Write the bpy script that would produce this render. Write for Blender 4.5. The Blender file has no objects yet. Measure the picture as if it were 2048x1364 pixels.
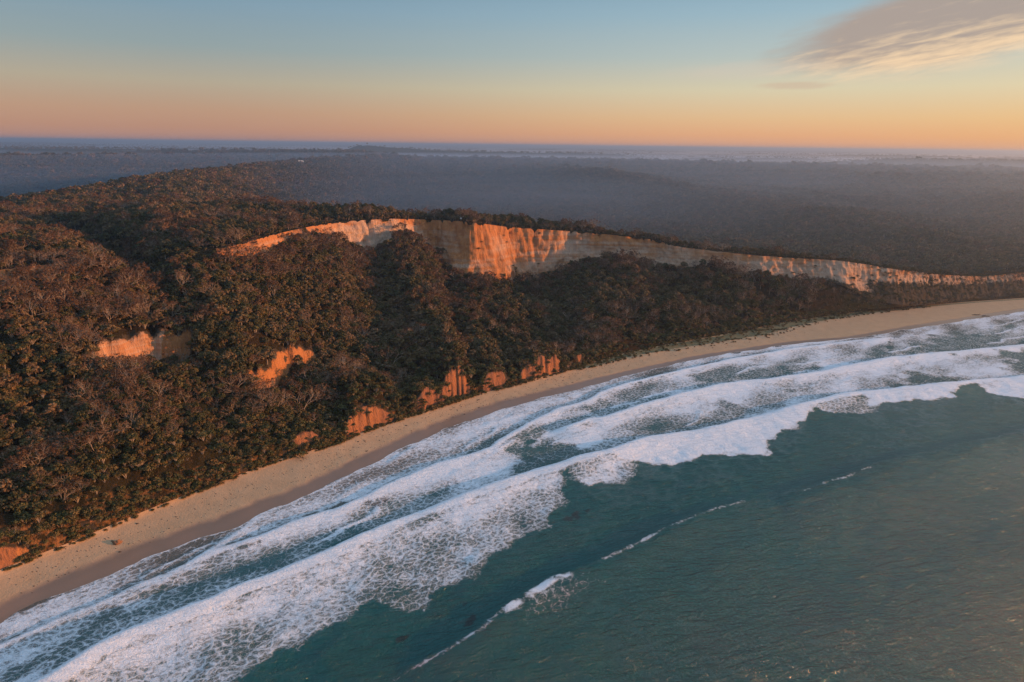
import bpy, math, random
import numpy as np
from mathutils import Vector, Matrix

# ------------------------------------------------------------------ camera, sky, sun
SC = bpy.context.scene
COL = SC.collection
R = math.radians
SC.render.engine = 'CYCLES'
SC.view_settings.view_transform = 'Standard'
SC.view_settings.look = 'None'
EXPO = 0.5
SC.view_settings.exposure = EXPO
SC.view_settings.gamma = 1.0
cy = SC.cycles
cy.use_denoising = True
cy.max_bounces = 5; cy.diffuse_bounces = 2; cy.glossy_bounces = 2; cy.transmission_bounces = 2
cy.transparent_max_bounces = 6; cy.volume_bounces = 0
cy.sample_clamp_indirect = 3.0
cy.use_adaptive_sampling = False

CAM_H = 100.0
PITCH = R(16.0); ROLL = R(0.72)
cd = bpy.data.cameras.new('camera')
cd.sensor_width = 36.0; cd.lens = 36.0*1365.0/2048.0
cd.clip_start = 1.0; cd.clip_end = 90000.0
cam = bpy.data.objects.new('camera', cd); COL.objects.link(cam)
_f = Vector((0, math.cos(PITCH), -math.sin(PITCH))); _r = Vector((1, 0, 0)); _u = _r.cross(_f)
cr, sr = math.cos(ROLL), math.sin(ROLL)
# image right / up expressed in the level frame
_ri = _r*cr + _u*sr
_ui = _u*cr - _r*sr
M = Matrix((( _ri.x, _ui.x, -_f.x, 0), (_ri.y, _ui.y, -_f.y, 0), (_ri.z, _ui.z, -_f.z, CAM_H), (0, 0, 0, 1)))
cam.matrix_world = M
SC.camera = cam

SUN_AZ = R(90.0)      # clockwise from +Y
SUN_EL = R(5.4)
sd = Vector((math.sin(SUN_AZ)*math.cos(SUN_EL), math.cos(SUN_AZ)*math.cos(SUN_EL), math.sin(SUN_EL)))
sl = bpy.data.lights.new('sun', 'SUN'); sl.energy = 5.0; sl.angle = R(0.8); sl.color = (1.0, 0.43, 0.16)
so = bpy.data.objects.new('sun', sl); COL.objects.link(so)
so.rotation_euler = (-sd).to_track_quat('-Z', 'Y').to_euler()
so.location = (200, 0, 300)

class NT:
    """tiny node helper"""
    def __init__(s, tree): s.t = tree; s.n = tree.nodes; s.l = tree.links
    def new(s, typ, **kw):
        n = s.n.new(typ)
        for k, v in kw.items(): setattr(n, k, v)
        return n
    def link(s, a, b): s.l.new(a, b)
    def put(s, sock, v):
        if hasattr(v, 'is_output') : s.l.new(v, sock)
        elif v is not None: sock.default_value = v
    def math(s, op, a, b=None, c=None, clamp=False):
        n = s.n.new('ShaderNodeMath'); n.operation = op; n.use_clamp = clamp
        s.put(n.inputs[0], a)
        if b is not None: s.put(n.inputs[1], b)
        if c is not None: s.put(n.inputs[2], c)
        return n.outputs[0]
    def vmath(s, op, a, b=None):
        n = s.n.new('ShaderNodeVectorMath'); n.operation = op
        s.put(n.inputs[0], a)
        if b is not None: s.put(n.inputs[1], b)
        return n.outputs['Value'] if op in ('DOT_PRODUCT', 'LENGTH') else n.outputs[0]
    def mix(s, f, a, b, typ='MIX'):
        n = s.n.new('ShaderNodeMix'); n.data_type = 'RGBA'; n.blend_type = typ
        s.put(n.inputs[0], f); s.put(n.inputs[6], a); s.put(n.inputs[7], b)
        return n.outputs[2]
    def noise(s, vec, scale, detail=3.0, rough=0.55, dist=0.0):
        n = s.n.new('ShaderNodeTexNoise'); s.put(n.inputs['Vector'], vec)
        n.inputs['Scale'].default_value = scale; n.inputs['Detail'].default_value = detail
        n.inputs['Roughness'].default_value = rough; n.inputs['Distortion'].default_value = dist
        return n.outputs['Fac']
    def ramp(s, f, stops, interp='LINEAR'):
        n = s.n.new('ShaderNodeValToRGB'); cr_ = n.color_ramp; cr_.interpolation = interp
        while len(cr_.elements) < len(stops): cr_.elements.new(0.5)
        for e, (p, c) in zip(cr_.elements, stops):
            e.position = p; e.color = (c[0], c[1], c[2], 1) if isinstance(c, (tuple, list)) else (c, c, c, 1)
        s.put(n.inputs[0], f)
        return n.outputs[0]
    def smooth(s, v, a, b):
        n = s.n.new('ShaderNodeMapRange'); n.interpolation_type = 'SMOOTHSTEP'
        s.put(n.inputs[0], v); n.inputs[1].default_value = a; n.inputs[2].default_value = b
        return n.outputs[0]
    def attr(s, name): 
        n = s.n.new('ShaderNodeAttribute'); n.attribute_name = name; return n.outputs['Fac']
    def scale(s, vec, v):
        n = s.n.new('ShaderNodeVectorMath'); n.operation = 'MULTIPLY'
        s.put(n.inputs[0], vec); n.inputs[1].default_value = v
        return n.outputs[0]

def srgb(r, g, b):
    f = lambda c: ((c/255+0.055)/1.055)**2.4 if c/255 > 0.04045 else c/255/12.92
    return (f(r), f(g), f(b))
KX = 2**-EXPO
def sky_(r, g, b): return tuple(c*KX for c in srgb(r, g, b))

# ---- sky: physical sky of a low sun, graded by elevation, with a streak of high cloud
W = bpy.data.worlds.new('World'); SC.world = W; W.use_nodes = True
w = NT(W.node_tree); w.n.clear()
tc = w.new('ShaderNodeTexCoord'); nrm = w.new('ShaderNodeVectorMath', operation='NORMALIZE')
w.link(tc.outputs['Generated'], nrm.inputs[0]); D = nrm.outputs[0]
sep = w.new('ShaderNodeSeparateXYZ'); w.link(D, sep.inputs[0]); DX, DY, DZ = sep.outputs
el = w.math('MULTIPLY', w.math('ARCSINE', DZ), 180/math.pi)           # degrees
az = w.math('MULTIPLY', w.math('ARCTAN2', DX, DY), 180/math.pi)
elf = w.math('DIVIDE', el, 60.0)
def E_(d): return d/60.0
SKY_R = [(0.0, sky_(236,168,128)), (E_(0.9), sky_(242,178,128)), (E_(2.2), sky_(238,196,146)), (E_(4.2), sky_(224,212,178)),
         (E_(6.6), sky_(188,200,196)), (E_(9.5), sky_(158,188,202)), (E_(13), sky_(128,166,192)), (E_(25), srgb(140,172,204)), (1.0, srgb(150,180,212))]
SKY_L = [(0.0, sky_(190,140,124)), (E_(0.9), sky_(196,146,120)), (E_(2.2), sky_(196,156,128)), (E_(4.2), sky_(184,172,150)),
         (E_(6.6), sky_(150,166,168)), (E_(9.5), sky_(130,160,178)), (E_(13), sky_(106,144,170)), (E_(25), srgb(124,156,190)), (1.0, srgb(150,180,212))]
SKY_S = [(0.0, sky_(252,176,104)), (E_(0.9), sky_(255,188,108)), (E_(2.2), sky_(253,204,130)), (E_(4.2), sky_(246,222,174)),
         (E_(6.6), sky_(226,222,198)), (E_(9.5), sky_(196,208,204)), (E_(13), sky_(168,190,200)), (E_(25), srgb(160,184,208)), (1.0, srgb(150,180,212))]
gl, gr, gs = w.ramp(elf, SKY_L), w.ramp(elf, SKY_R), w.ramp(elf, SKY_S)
azs = w.vmath('DOT_PRODUCT', D, (sd.x, sd.y, 0))                        # towards the sun
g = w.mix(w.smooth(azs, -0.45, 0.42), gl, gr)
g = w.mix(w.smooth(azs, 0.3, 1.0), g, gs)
# cloud: elongated wisps high on the sun's side
cv = w.new('ShaderNodeCombineXYZ')
tilt = w.math('SUBTRACT', el, w.math('MULTIPLY', az, 0.16))
w.put(cv.inputs[0], w.math('MULTIPLY', az, 0.11)); w.put(cv.inputs[1], w.math('MULTIPLY', tilt, 0.55)); 
n1 = w.noise(cv.outputs[0], 1.0, 6, 0.6, 0.6)
cv2 = w.new('ShaderNodeCombineXYZ')
w.put(cv2.inputs[0], w.math('MULTIPLY', az, 0.35)); w.put(cv2.inputs[1], w.math('MULTIPLY', tilt, 2.4)); cv2.inputs[2].default_value = 4.0
n2 = w.noise(cv2.outputs[0], 1.0, 5, 0.6, 0.4)
def blob(a0, e0, sa, se, k=0.16):
    x = w.math('DIVIDE', w.math('SUBTRACT', az, a0), sa)
    e = w.math('SUBTRACT', w.math('SUBTRACT', el, e0), w.math('MULTIPLY', w.math('SUBTRACT', az, a0), k))
    y = w.math('DIVIDE', e, se)
    d = w.math('SQRT', w.math('ADD', w.math('MULTIPLY', x, x), w.math('MULTIPLY', y, y)))
    return w.smooth(d, 1.25, 0.15)
m1 = blob(31.0, 8.3, 13.0, 3.4, 0.17)
m4 = blob(54.0, 25.0, 34.0, 17.0, 0.0)  # broad bright patch outside the view, added to warm the sea's reflection
m2 = blob(21.0, 4.45, 3.6, 0.40, 0.0)
m3 = blob(17.5, 5.6, 9.0, 0.9, 0.06)
c1 = w.math('MULTIPLY', w.smooth(m1, 0.0, 0.22), w.smooth(w.math('ADD', w.math('MULTIPLY', m1, 1.4), w.math('ADD', w.math('MULTIPLY', w.math('SUBTRACT', n1, 0.5), 0.7), w.math('MULTIPLY', w.math('SUBTRACT', n2, 0.5), 0.45))), 0.10, 0.95))
c2 = w.math('MULTIPLY', w.smooth(w.math('ADD', m2, w.math('MULTIPLY', w.math('SUBTRACT', n2, 0.5), 1.0)), 0.2, 1.0), w.math('MULTIPLY', w.smooth(m2, 0.0, 0.3), 0.7))
c3 = w.math('MULTIPLY', w.smooth(w.math('ADD', m3, w.math('MULTIPLY', w.math('SUBTRACT', n2, 0.5), 1.2)), 0.2, 1.2), w.math('MULTIPLY', w.smooth(m3, 0.0, 0.4), 0.35))
lit = w.math('ADD', w.math('MULTIPLY', w.smooth(tilt, 4.6, 0.6), 0.8), w.math('MULTIPLY', w.math('SUBTRACT', n2, 0.5), 1.5))
ccol = w.mix(w.smooth(lit, 0.1, 1.0), (*sky_(176,160,150), 1), (*sky_(255,220,178), 1))
g2 = w.mix(w.math('MULTIPLY', c1, 0.95), g, ccol)
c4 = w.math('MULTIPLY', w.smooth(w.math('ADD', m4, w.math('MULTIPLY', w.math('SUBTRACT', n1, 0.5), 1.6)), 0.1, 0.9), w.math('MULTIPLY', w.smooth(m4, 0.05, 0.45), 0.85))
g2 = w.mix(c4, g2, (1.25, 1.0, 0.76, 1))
g2 = w.mix(c3, g2, (*sky_(222,204,186), 1))
g2 = w.mix(c2, g2, (*sky_(214,190,164), 1))
# faint streaks elsewhere
cv3 = w.new('ShaderNodeCombineXYZ')
w.put(cv3.inputs[0], w.math('MULTIPLY', az, 0.07)); w.put(cv3.inputs[1], w.math('MULTIPLY', el, 0.9)); cv3.inputs[2].default_value = 9.0
n3 = w.noise(cv3.outputs[0], 1.0, 5, 0.62, 0.5)
g2 = w.mix(w.math('MULTIPLY', n3, 0.05), g2, (*sky_(226,206,190), 1))
st = w.new('ShaderNodeTexSky'); st.sky_type = 'NISHITA'; st.sun_disc = False
st.sun_elevation = SUN_EL; st.sun_rotation = SUN_AZ; st.dust_density = 2.0; st.air_density = 1.0; st.ozone_density = 2.0
sm = w.vmath('SCALE', st.outputs[0]); sm.node.inputs[3].default_value = 0.06
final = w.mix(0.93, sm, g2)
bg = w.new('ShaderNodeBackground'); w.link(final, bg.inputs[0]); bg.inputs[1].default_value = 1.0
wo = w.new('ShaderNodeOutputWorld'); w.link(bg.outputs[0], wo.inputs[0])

# ------------------------------------------------------------------ numeric helpers
rng = np.random.default_rng(7)
_perm = rng.permutation(4096)
_ga = rng.uniform(0, 2*np.pi, 4096); _gx, _gy = np.cos(_ga), np.sin(_ga)
def perlin(x, y):
    xi = np.floor(x).astype(np.int64); yi = np.floor(y).astype(np.int64)
    xf = x-xi; yf = y-yi
    u = xf*xf*xf*(xf*(xf*6-15)+10); v = yf*yf*yf*(yf*(yf*6-15)+10)
    def gr_(ix, iy, dx, dy):
        h = _perm[(_perm[ix & 4095]+iy) & 4095]
        return _gx[h]*dx+_gy[h]*dy
    a = gr_(xi, yi, xf, yf); b = gr_(xi+1, yi, xf-1, yf); c = gr_(xi, yi+1, xf, yf-1); d = gr_(xi+1, yi+1, xf-1, yf-1)
    return (a+(b-a)*u)*(1-v)+(c+(d-c)*u)*v
def fbm(x, y, s, o=4, g=0.5):
    x = x/s; y = y/s; r = 0; a = 1.0
    for i in range(o):
        r = r+a*perlin(x+17.3*i, y-9.1*i); x = x*2.03; y = y*2.03; a *= g
    return r*1.4
def sstep(a, b, x):
    t = np.clip((x-a)/(b-a), 0, 1); return t*t*(3-2*t)
def seg_dist(px, py, pts):
    """unsigned distance, signed side (+ = right of travel), parameter along polyline (metres)"""
    pts = np.array(pts, float); best = np.full(px.shape, 1e18); side = np.zeros(px.shape); along = np.zeros(px.shape); L = 0
    for i in range(len(pts)-1):
        a = pts[i]; d = pts[i+1]-a; l = np.hypot(*d)
        t = np.clip(((px-a[0])*d[0]+(py-a[1])*d[1])/(l*l), 0, 1)
        qx = px-a[0]-d[0]*t; qy = py-a[1]-d[1]*t; dd = qx*qx+qy*qy
        m = dd < best
        best = np.where(m, dd, best); side = np.where(m, np.sign(qx*d[1]-qy*d[0]), side); along = np.where(m, L+t*l, along)
        L += l
    return np.sqrt(best), side, along, L
def in_poly(px, py, pts):
    ins = np.zeros(px.shape, bool); n = len(pts)
    for i in range(n):
        x0, y0 = pts[i]; x1, y1 = pts[(i+1) % n]
        if y0 == y1: continue
        c = ((y0 > py) != (y1 > py)) & (px < (x1-x0)*(py-y0)/(y1-y0)+x0)
        ins ^= c
    return ins
def project(x, y, z):
    """where a world point stands in the view (only used to leave out what the camera can never see)"""
    dz = z-CAM_H
    f = y*math.cos(PITCH)-dz*math.sin(PITCH); u = y*math.sin(PITCH)+dz*math.cos(PITCH)
    f = np.where(f < 1e-3, 1e-3, f)
    a = x*cr+u*sr; b = u*cr-x*sr
    return 1024+1365*a/f, 682-1365*b/f, f
def tag(o, label=None, cat=None, group=None, kind=None):
    if label: o['label'] = label
    if cat: o['category'] = cat
    if group: o['group'] = group
    if kind: o['kind'] = kind
    return o
def mesh_obj(name, verts, faces, mats, parent=None, smooth=False, link=True):
    me = bpy.data.meshes.new(name)
    v = np.asarray(verts, np.float32); f = np.asarray(faces, np.int32)
    me.vertices.add(len(v)); me.vertices.foreach_set('co', v.ravel())
    k = f.shape[1]
    me.loops.add(f.size); me.loops.foreach_set('vertex_index', f.ravel())
    me.polygons.add(len(f)); me.polygons.foreach_set('loop_start', np.arange(0, f.size, k, dtype=np.int32))
    me.polygons.foreach_set('loop_total', np.full(len(f), k, np.int32))
    me.polygons.foreach_set('use_smooth', np.full(len(f), smooth))
    me.update(calc_edges=True); me.validate()
    for m in (mats if isinstance(mats, (list, tuple)) else [mats]): me.materials.append(m)
    o = bpy.data.objects.new(name, me)
    if link: COL.objects.link(o)
    if parent: o.parent = parent
    return o
def add_attr(me, name, arr):
    a = me.attributes.new(name, 'FLOAT', 'POINT'); a.data.foreach_set('value', np.asarray(arr, np.float32).ravel())
def new_mat(name):
    m = bpy.data.materials.new(name); m.use_nodes = True
    t = NT(m.node_tree); b = m.node_tree.nodes['Principled BSDF']
    return m, t, b
WL= [(-126.0, 107.4), (-118.5, 115.6), (-110.9, 126.1), (-103.7, 133.5), (-96.0, 144.2), (-85.9, 153.7), (-78.7, 161.0), (-67.9, 172.2), (-57.0, 184.1), (-45.8, 202.9), (-34.9, 217.5), (-22.5, 233.7), (-4.4, 251.3), (16.1, 267.7), (51.7, 294.9), (93.3, 323.3), (142.0, 347.5), (185.6, 361.2), (236.6, 388.3), (265.2, 401.5), (334.1, 435.1), (459.9, 483.6)]
LA= [(-117.8, 102.6), (-110.5, 109.5), (-104.2, 117.0), (-98.5, 124.4), (-92.5, 129.7), (-89.2, 134.0), (-84.3, 139.9), (-79.6, 145.4), (-76.5, 149.9), (-72.5, 161.9), (-68.6, 171.6), (-60.7, 184.0), (-54.1, 190.6), (-45.8, 202.9)]
LB= [(-78.0, 148.4), (-69.9, 155.2), (-63.2, 161.4), (-56.1, 168.4), (-49.6, 172.9), (-42.4, 180.3), (-34.4, 190.8), (-24.6, 200.9), (-11.8, 210.6), (-6.4, 215.5), (-1.5, 224.5), (6.2, 235.6), (16.9, 250.4), (32.1, 262.4), (37.3, 270.2), (51.8, 284.0), (79.9, 302.5), (103.9, 318.8), (141.9, 338.3), (168.8, 350.6), (209.7, 365.4)]
LC= [(-101.4, 92.0), (-93.1, 101.6), (-88.1, 107.5), (-82.6, 115.9), (-78.4, 121.0), (-73.3, 125.5), (-66.5, 131.4), (-59.4, 138.5), (-51.5, 146.0), (-41.2, 156.3), (-31.9, 165.6), (-19.0, 177.0), (-7.3, 186.0), (8.7, 198.0), (17.6, 202.8), (30.1, 210.3), (50.1, 224.3), (70.7, 232.1), (93.9, 244.7), (120.2, 259.9), (137.0, 269.0), (152.7, 274.4), (173.6, 280.1), (197.5, 286.8), (207.7, 291.2), (236.6, 299.2), (295.4, 313.3)]
LD= [(13.4, 227.6), (29.8, 240.7), (33.8, 240.8), (62.0, 263.5), (93.3, 282.9), (113.6, 289.0), (145.6, 302.9), (188.7, 325.7), (226.5, 336.7), (274.2, 351.5), (350.3, 377.2)]
LE= [(-29.4, 104.0), (-22.4, 109.9), (-13.9, 116.3), (-6.0, 122.5), (-0.5, 130.6), (9.3, 140.6), (15.5, 143.3), (22.6, 147.8), (29.6, 153.4), (42.2, 164.3), (53.5, 171.0), (71.2, 181.9), (81.7, 186.1)]
LF= [(67.7, 171.4), (79.4, 180.1), (87.8, 186.3), (103.5, 194.1), (116.8, 202.0), (130.4, 209.0), (152.8, 218.2), (188.5, 232.1), (241.5, 250.6)]
POLY=[
  ('C1',0.98,0.62,[(-101.4, 92.0), (-93.1, 101.6), (-88.1, 107.5), (-82.6, 115.9), (-78.4, 121.0), (-73.3, 125.5), (-66.5, 131.4), (-59.4, 138.5), (-51.5, 146.0), (-41.2, 156.3), (-31.9, 165.6), (-19.0, 177.0), (-7.3, 186.0), (8.7, 198.0), (17.6, 202.8), (18.3, 192.5), (16.5, 180.0), (9.6, 163.5), (-1.1, 153.8), (-7.1, 145.1), (-10.4, 139.1), (-16.9, 134.3), (-18.6, 129.6), (-24.1, 129.1), (-32.0, 134.9), (-34.6, 126.3), (-39.0, 122.2), (-46.3, 115.4), (-52.5, 108.1), (-62.5, 95.6), (-77.3, 79.8), (-87.0, 75.0)]),
  ('C2',0.55,0.45,[(17.6, 202.8), (32.0, 212.3), (37.0, 211.7), (44.0, 203.6), (34.2, 192.9), (24.3, 187.8), (18.0, 194.1)]),
  ('C3',1.0,0.8,[(31.1, 211.5), (50.1, 224.3), (70.7, 232.1), (93.9, 244.7), (122.7, 260.5), (113.8, 243.9), (92.5, 224.8), (86.1, 211.5), (73.2, 213.9), (54.1, 204.6), (36.1, 205.2)]),
  ('C4',0.8,0.4,[(122.9, 261.1), (155.6, 275.1), (150.0, 258.1), (137.3, 250.8), (124.0, 251.9)]),
  ('C5',1.0,0.8,[(150.9, 274.3), (173.6, 280.1), (199.0, 288.2), (186.1, 270.8), (168.2, 267.2), (145.7, 259.6)]),
  ('C6',1.0,0.8,[(205.6, 289.8), (237.7, 300.7), (310.0, 316.2), (274.9, 276.9), (216.1, 270.6), (205.3, 277.5)]),
  ('Q1',0.84,0.49,[(-117.8, 102.6), (-110.5, 109.5), (-104.2, 117.0), (-98.5, 124.4), (-92.5, 129.7), (-89.2, 134.0), (-84.3, 139.9), (-79.6, 145.4), (-78.0, 148.4), (-69.9, 155.2), (-63.2, 161.4), (-56.1, 168.4), (-49.6, 172.9), (-42.4, 180.3), (-34.4, 190.8), (-24.6, 200.9), (-11.8, 210.6), (-6.4, 215.5), (1.5, 213.8), (8.7, 198.0), (-7.3, 186.0), (-19.0, 177.0), (-31.9, 165.6), (-41.2, 156.3), (-51.5, 146.0), (-59.4, 138.5), (-66.5, 131.4), (-73.3, 125.5), (-78.4, 121.0), (-82.6, 115.9), (-88.1, 107.5), (-93.1, 101.6), (-101.4, 92.0)]),
  ('B1',0.88,0.58,[(-57.8, 167.1), (-42.4, 180.3), (-34.4, 190.8), (-24.6, 200.9), (-11.8, 210.6), (-3.8, 219.7), (1.2, 207.9), (1.5, 193.7), (-4.6, 187.0), (-18.0, 183.6), (-32.9, 183.2), (-40.6, 177.1), (-50.3, 164.7)]),
  ('Q2',0.84,0.5,[(-6.4, 215.5), (-1.5, 224.5), (6.2, 235.6), (16.9, 250.4), (32.1, 262.4), (37.3, 270.2), (51.8, 284.0), (79.9, 302.5), (103.9, 318.8), (141.9, 338.3), (168.8, 350.6), (209.7, 365.4), (188.7, 325.7), (145.6, 302.9), (113.6, 289.0), (93.3, 282.9), (62.0, 263.5), (33.8, 240.8), (13.4, 227.6), (1.5, 213.8)]),
  ('D1',0.92,0.52,[(13.4, 227.6), (29.8, 240.7), (33.8, 240.8), (62.0, 263.5), (93.3, 282.9), (113.6, 289.0), (145.6, 302.9), (188.7, 325.7), (226.5, 336.7), (274.2, 351.5), (350.3, 377.2), (295.4, 313.3), (237.7, 300.7), (207.7, 291.2), (173.6, 280.1), (137.0, 269.0), (93.9, 244.7), (50.1, 224.3), (30.2, 211.5), (17.9, 204.7), (5.0, 217.9)]),
  ('S0',0.6,0.45,[(-126.0, 107.4), (-118.5, 115.6), (-110.9, 126.1), (-103.7, 133.5), (-96.0, 144.2), (-85.9, 153.7), (-78.7, 161.0), (-67.9, 172.2), (-57.0, 184.1), (-45.8, 202.9), (-34.9, 217.5), (-22.5, 233.7), (-4.4, 251.3), (16.1, 267.7), (51.7, 294.9), (93.3, 323.3), (142.0, 347.5), (185.6, 361.2), (236.6, 388.3), (265.2, 401.5), (334.1, 435.1), (459.9, 483.6), (365.2, 377.9), (274.2, 351.5), (188.7, 325.7), (209.7, 365.4), (168.8, 350.6), (141.9, 338.3), (103.9, 318.8), (79.9, 302.5), (51.8, 284.0), (37.3, 270.2), (32.1, 262.4), (16.9, 250.4), (6.2, 235.6), (-1.5, 224.5), (-6.4, 215.5), (-11.8, 210.6), (-24.6, 200.9), (-34.4, 190.8), (-42.4, 180.3), (-49.6, 172.9), (-56.1, 168.4), (-63.2, 161.4), (-69.9, 155.2), (-78.0, 148.4), (-79.6, 145.4), (-84.3, 139.9), (-89.2, 134.0), (-92.5, 129.7), (-98.5, 124.4), (-104.2, 117.0), (-110.5, 109.5), (-117.8, 102.6)]),
]
HOLE=[
  (0.25,4,[(-82.1, 139.5), (-87.5, 134.6), (-89.0, 128.2), (-90.8, 120.2), (-96.2, 110.5), (-99.6, 102.9), (-97.4, 100.0), (-93.6, 108.9), (-87.8, 117.9), (-85.5, 125.3), (-84.3, 131.4), (-80.4, 137.3)]),
  (0.42,8,[(-93.5, 107.4), (-89.3, 116.1), (-86.5, 121.8), (-84.3, 125.3), (-77.8, 125.5), (-84.4, 114.8), (-88.7, 107.5)]),
  (0.41,8,[(-40.8, 177.1), (-32.2, 179.3), (-17.3, 176.2), (-20.7, 167.9), (-32.2, 162.6), (-39.0, 166.2)]),
  (0.25,6,[(1.8, 215.8), (15.5, 220.3), (30.4, 212.6), (17.9, 204.7), (2.3, 192.7)]),
  (0.21,6,[(192.5, 306.9), (203.1, 291.0), (174.4, 282.1), (169.9, 285.8)]),
  (0.21,6,[(251.2, 338.6), (288.2, 344.7), (260.7, 308.9), (236.9, 303.5)]),
  (0.38,6,[(87.4, 261.5), (108.7, 258.4), (92.8, 247.2), (70.9, 237.7)]),
  (0.28,6,[(240.2, 369.9), (278.0, 375.9), (254.3, 345.1), (196.2, 330.2), (199.4, 340.8)]),
  (0.33,5,[(76.6, 294.4), (101.1, 307.8), (146.9, 309.6), (117.2, 293.2), (94.7, 286.3)]),
  (0.38,6,[(31.8, 257.9), (50.2, 271.9), (70.9, 278.9), (61.8, 266.4), (34.1, 243.8), (18.3, 236.0)]),
  (0.28,4,[(-76.7, 150.4), (-70.0, 155.7), (-62.6, 164.9), (-61.8, 162.4), (-69.5, 154.6), (-75.0, 149.3)]),
]
RAV = [(-225, 345), (-172, 290), (-141, 254), (-131, 246), (-121, 236), (-112, 226)]
SLIPS = [([(-134, 203), (-127, 213), (-123, 222), (-117, 223), (-111, 229)], 8.0, 13.0, 3.6),
         ([(-91, 219), (-87.5, 227), (-86, 239), (-82, 249), (-77, 257)], 5.5, 8.0, 2.9)]
KELP=[ (-35,179,7,2.5,0.7),(-26,186,9,2.6,0.7),(-18,190,6,2,0.6),(-11,188,7,2,0.6),(-40,177,3,1.5,0.6),(-11,132,2.2,1.2,0.5),(-9,126,2.5,1.5,1.2),(-7,135,1.2,1.5,0),(19,172,5,2.2,0.6),(-24,121,3,1.2,0.3),(-32,122,1.5,0.8,0.3),(-6,132,2,1,0.2) ]
HOUSE_AT = [(739, 2001), (718, 1878), (-726, 1660), (-429, 1418)]

# ------------------------------------------------------------------ the coast: stations along the bluff
# toe x, toe y, crest x, crest y, crest z, foot z, ruggedness of the face
ST = [
 (-400,-1500,-520,-1480,60,55), (-215,-300,-300,-270,60,55), (-160,20,-240,60,60,55), (-135,100,-195,160,60,55),
 (-120,139,-172,205,60,56), (-109,151,-158,222,60,55), (-102,163,-148,235,60,55), (-87,182,-131,258,59.5,55),
 (-74,199,-112,272,60,53.5), (-60,209,-105,305,61,54), (-53,221,-101,342,60,56), (-34,240,-93,370,59.5,48),
 (-24,250,-68,389,59.5,49), (-15,260,-48,420,55.7,36), (6,276,-26,398,57.3,27), (22,290,-2,424,51.3,19),
 (37,305,40,439,47.5,26), (56,322,87,435,44,27), (85,341,104,427,40,26), (116,359,122,425,38.6,28),
 (136,372,147,422,36.4,23), (156,386,180,423,34.4,20), (185,401,206,425,33.2,15), (210,414,242,431,27.2,4.5),
 (271,438,286,450,20.5,3.2), (310,451,325,466,17,3.2), (353,464,366,482,17.5,3.4), (600,545,615,566,22,4), (1500,800,1515,830,25,5),
 (6000,2100,6030,2160,25,5), (30000,9000,30100,9150,25,5)]
ST = np.array(ST, float); NS = len(ST)
FOOT_EXTRA = [(4.6,57.2),(5.4,56.6),(5.75,57.5),(6.0,58.8),(7.0,58.8),(7.6,58.6),(8.0,53.5),(8.9,53.5),(9.2,57.5),(10,57),(10.6,52),(11,47),(11.4,40),(11.7,43),(12,50),(12.2,47),(12.6,40),(13,35),(13.5,31),(14,26.5),(14.5,21),
   (15,18),(15.5,20),(16,27.5),(16.6,30.5),(17,28),(17.5,26),(18,27),(19,28.5),(20,23),(21,20),(21.6,21),(22,17),(22.4,9),(23,4.5)]
k_arr = np.arange(NS)
arc0 = np.concatenate([[0], np.cumsum(np.hypot(np.diff(ST[:,2])*.5+np.diff(ST[:,0])*.5, np.diff(ST[:,3])*.5+np.diff(ST[:,1])*.5))])
A4, A26 = arc0[4], arc0[26]
dense = np.arange(A4-60, A26+40, 0.85)
def geo(start, stop, s0, gg):
    out = []; x = start; s = s0
    while x < stop: x += s; s *= gg; out.append(x)
    return np.array(out)
left = dense[0]-geo(0, dense[0]-5, 1.0, 1.09); left = left[left > 0]
right = dense[-1]+geo(0, arc0[-1]-dense[-1]-5, 1.0, 1.07); right = right[right < arc0[-1]]
U = np.concatenate([left[::-1], dense, right]); NU = len(U)
KU = np.interp(U, arc0, k_arr)
def smooth1(a, s):
    n = int(3*s); ker = np.exp(-0.5*(np.arange(-n, n+1)/s)**2); ker /= ker.sum()
    ap = np.concatenate([2*a[0]-a[n:0:-1], a, 2*a[-1]-a[-2:-n-2:-1]])
    return np.convolve(ap, ker, 'valid')
def st_col(c, s=7):
    return smooth1(np.interp(U, arc0, ST[:, c]), s)
TX, TY = st_col(0, 9), st_col(1, 9)
CX, CY, ZC = st_col(2, 4), st_col(3, 4), st_col(4, 5)
zf_tab = {float(k): ST[k, 5] for k in range(NS)}
for k, v in FOOT_EXTRA: zf_tab[float(k)] = v
kk = sorted(zf_tab); ZF = smooth1(np.interp(KU, kk, [zf_tab[k] for k in kk]), 4)
# unit normals (inland) of toe and crest lines
def normals(x, y, s):
    dx, dy = smooth1(np.gradient(x), s), smooth1(np.gradient(y), s); l = np.hypot(dx, dy)
    return -dy/l, dx/l
NX, NY = normals(TX, TY, 25)
CNX, CNY = normals(CX, CY, 10)
# inland direction field: starts as toe normal
IX, IY = normals(0.5*(TX+CX), 0.5*(TY+CY), 40)
wl = np.array(WL)
dW, sW, aW, _ = seg_dist(TX, TY, [(-420, -1490), (-190, -290), (-138, 30), (-122, 105)] + [tuple(p) for p in WL[3:]] + [(620, 515), (1530, 770), (6030, 2070), (30000, 8960)])
WD = np.clip(smooth1(dW, 6), 6, 60)            # beach width, toe to water's edge

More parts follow.
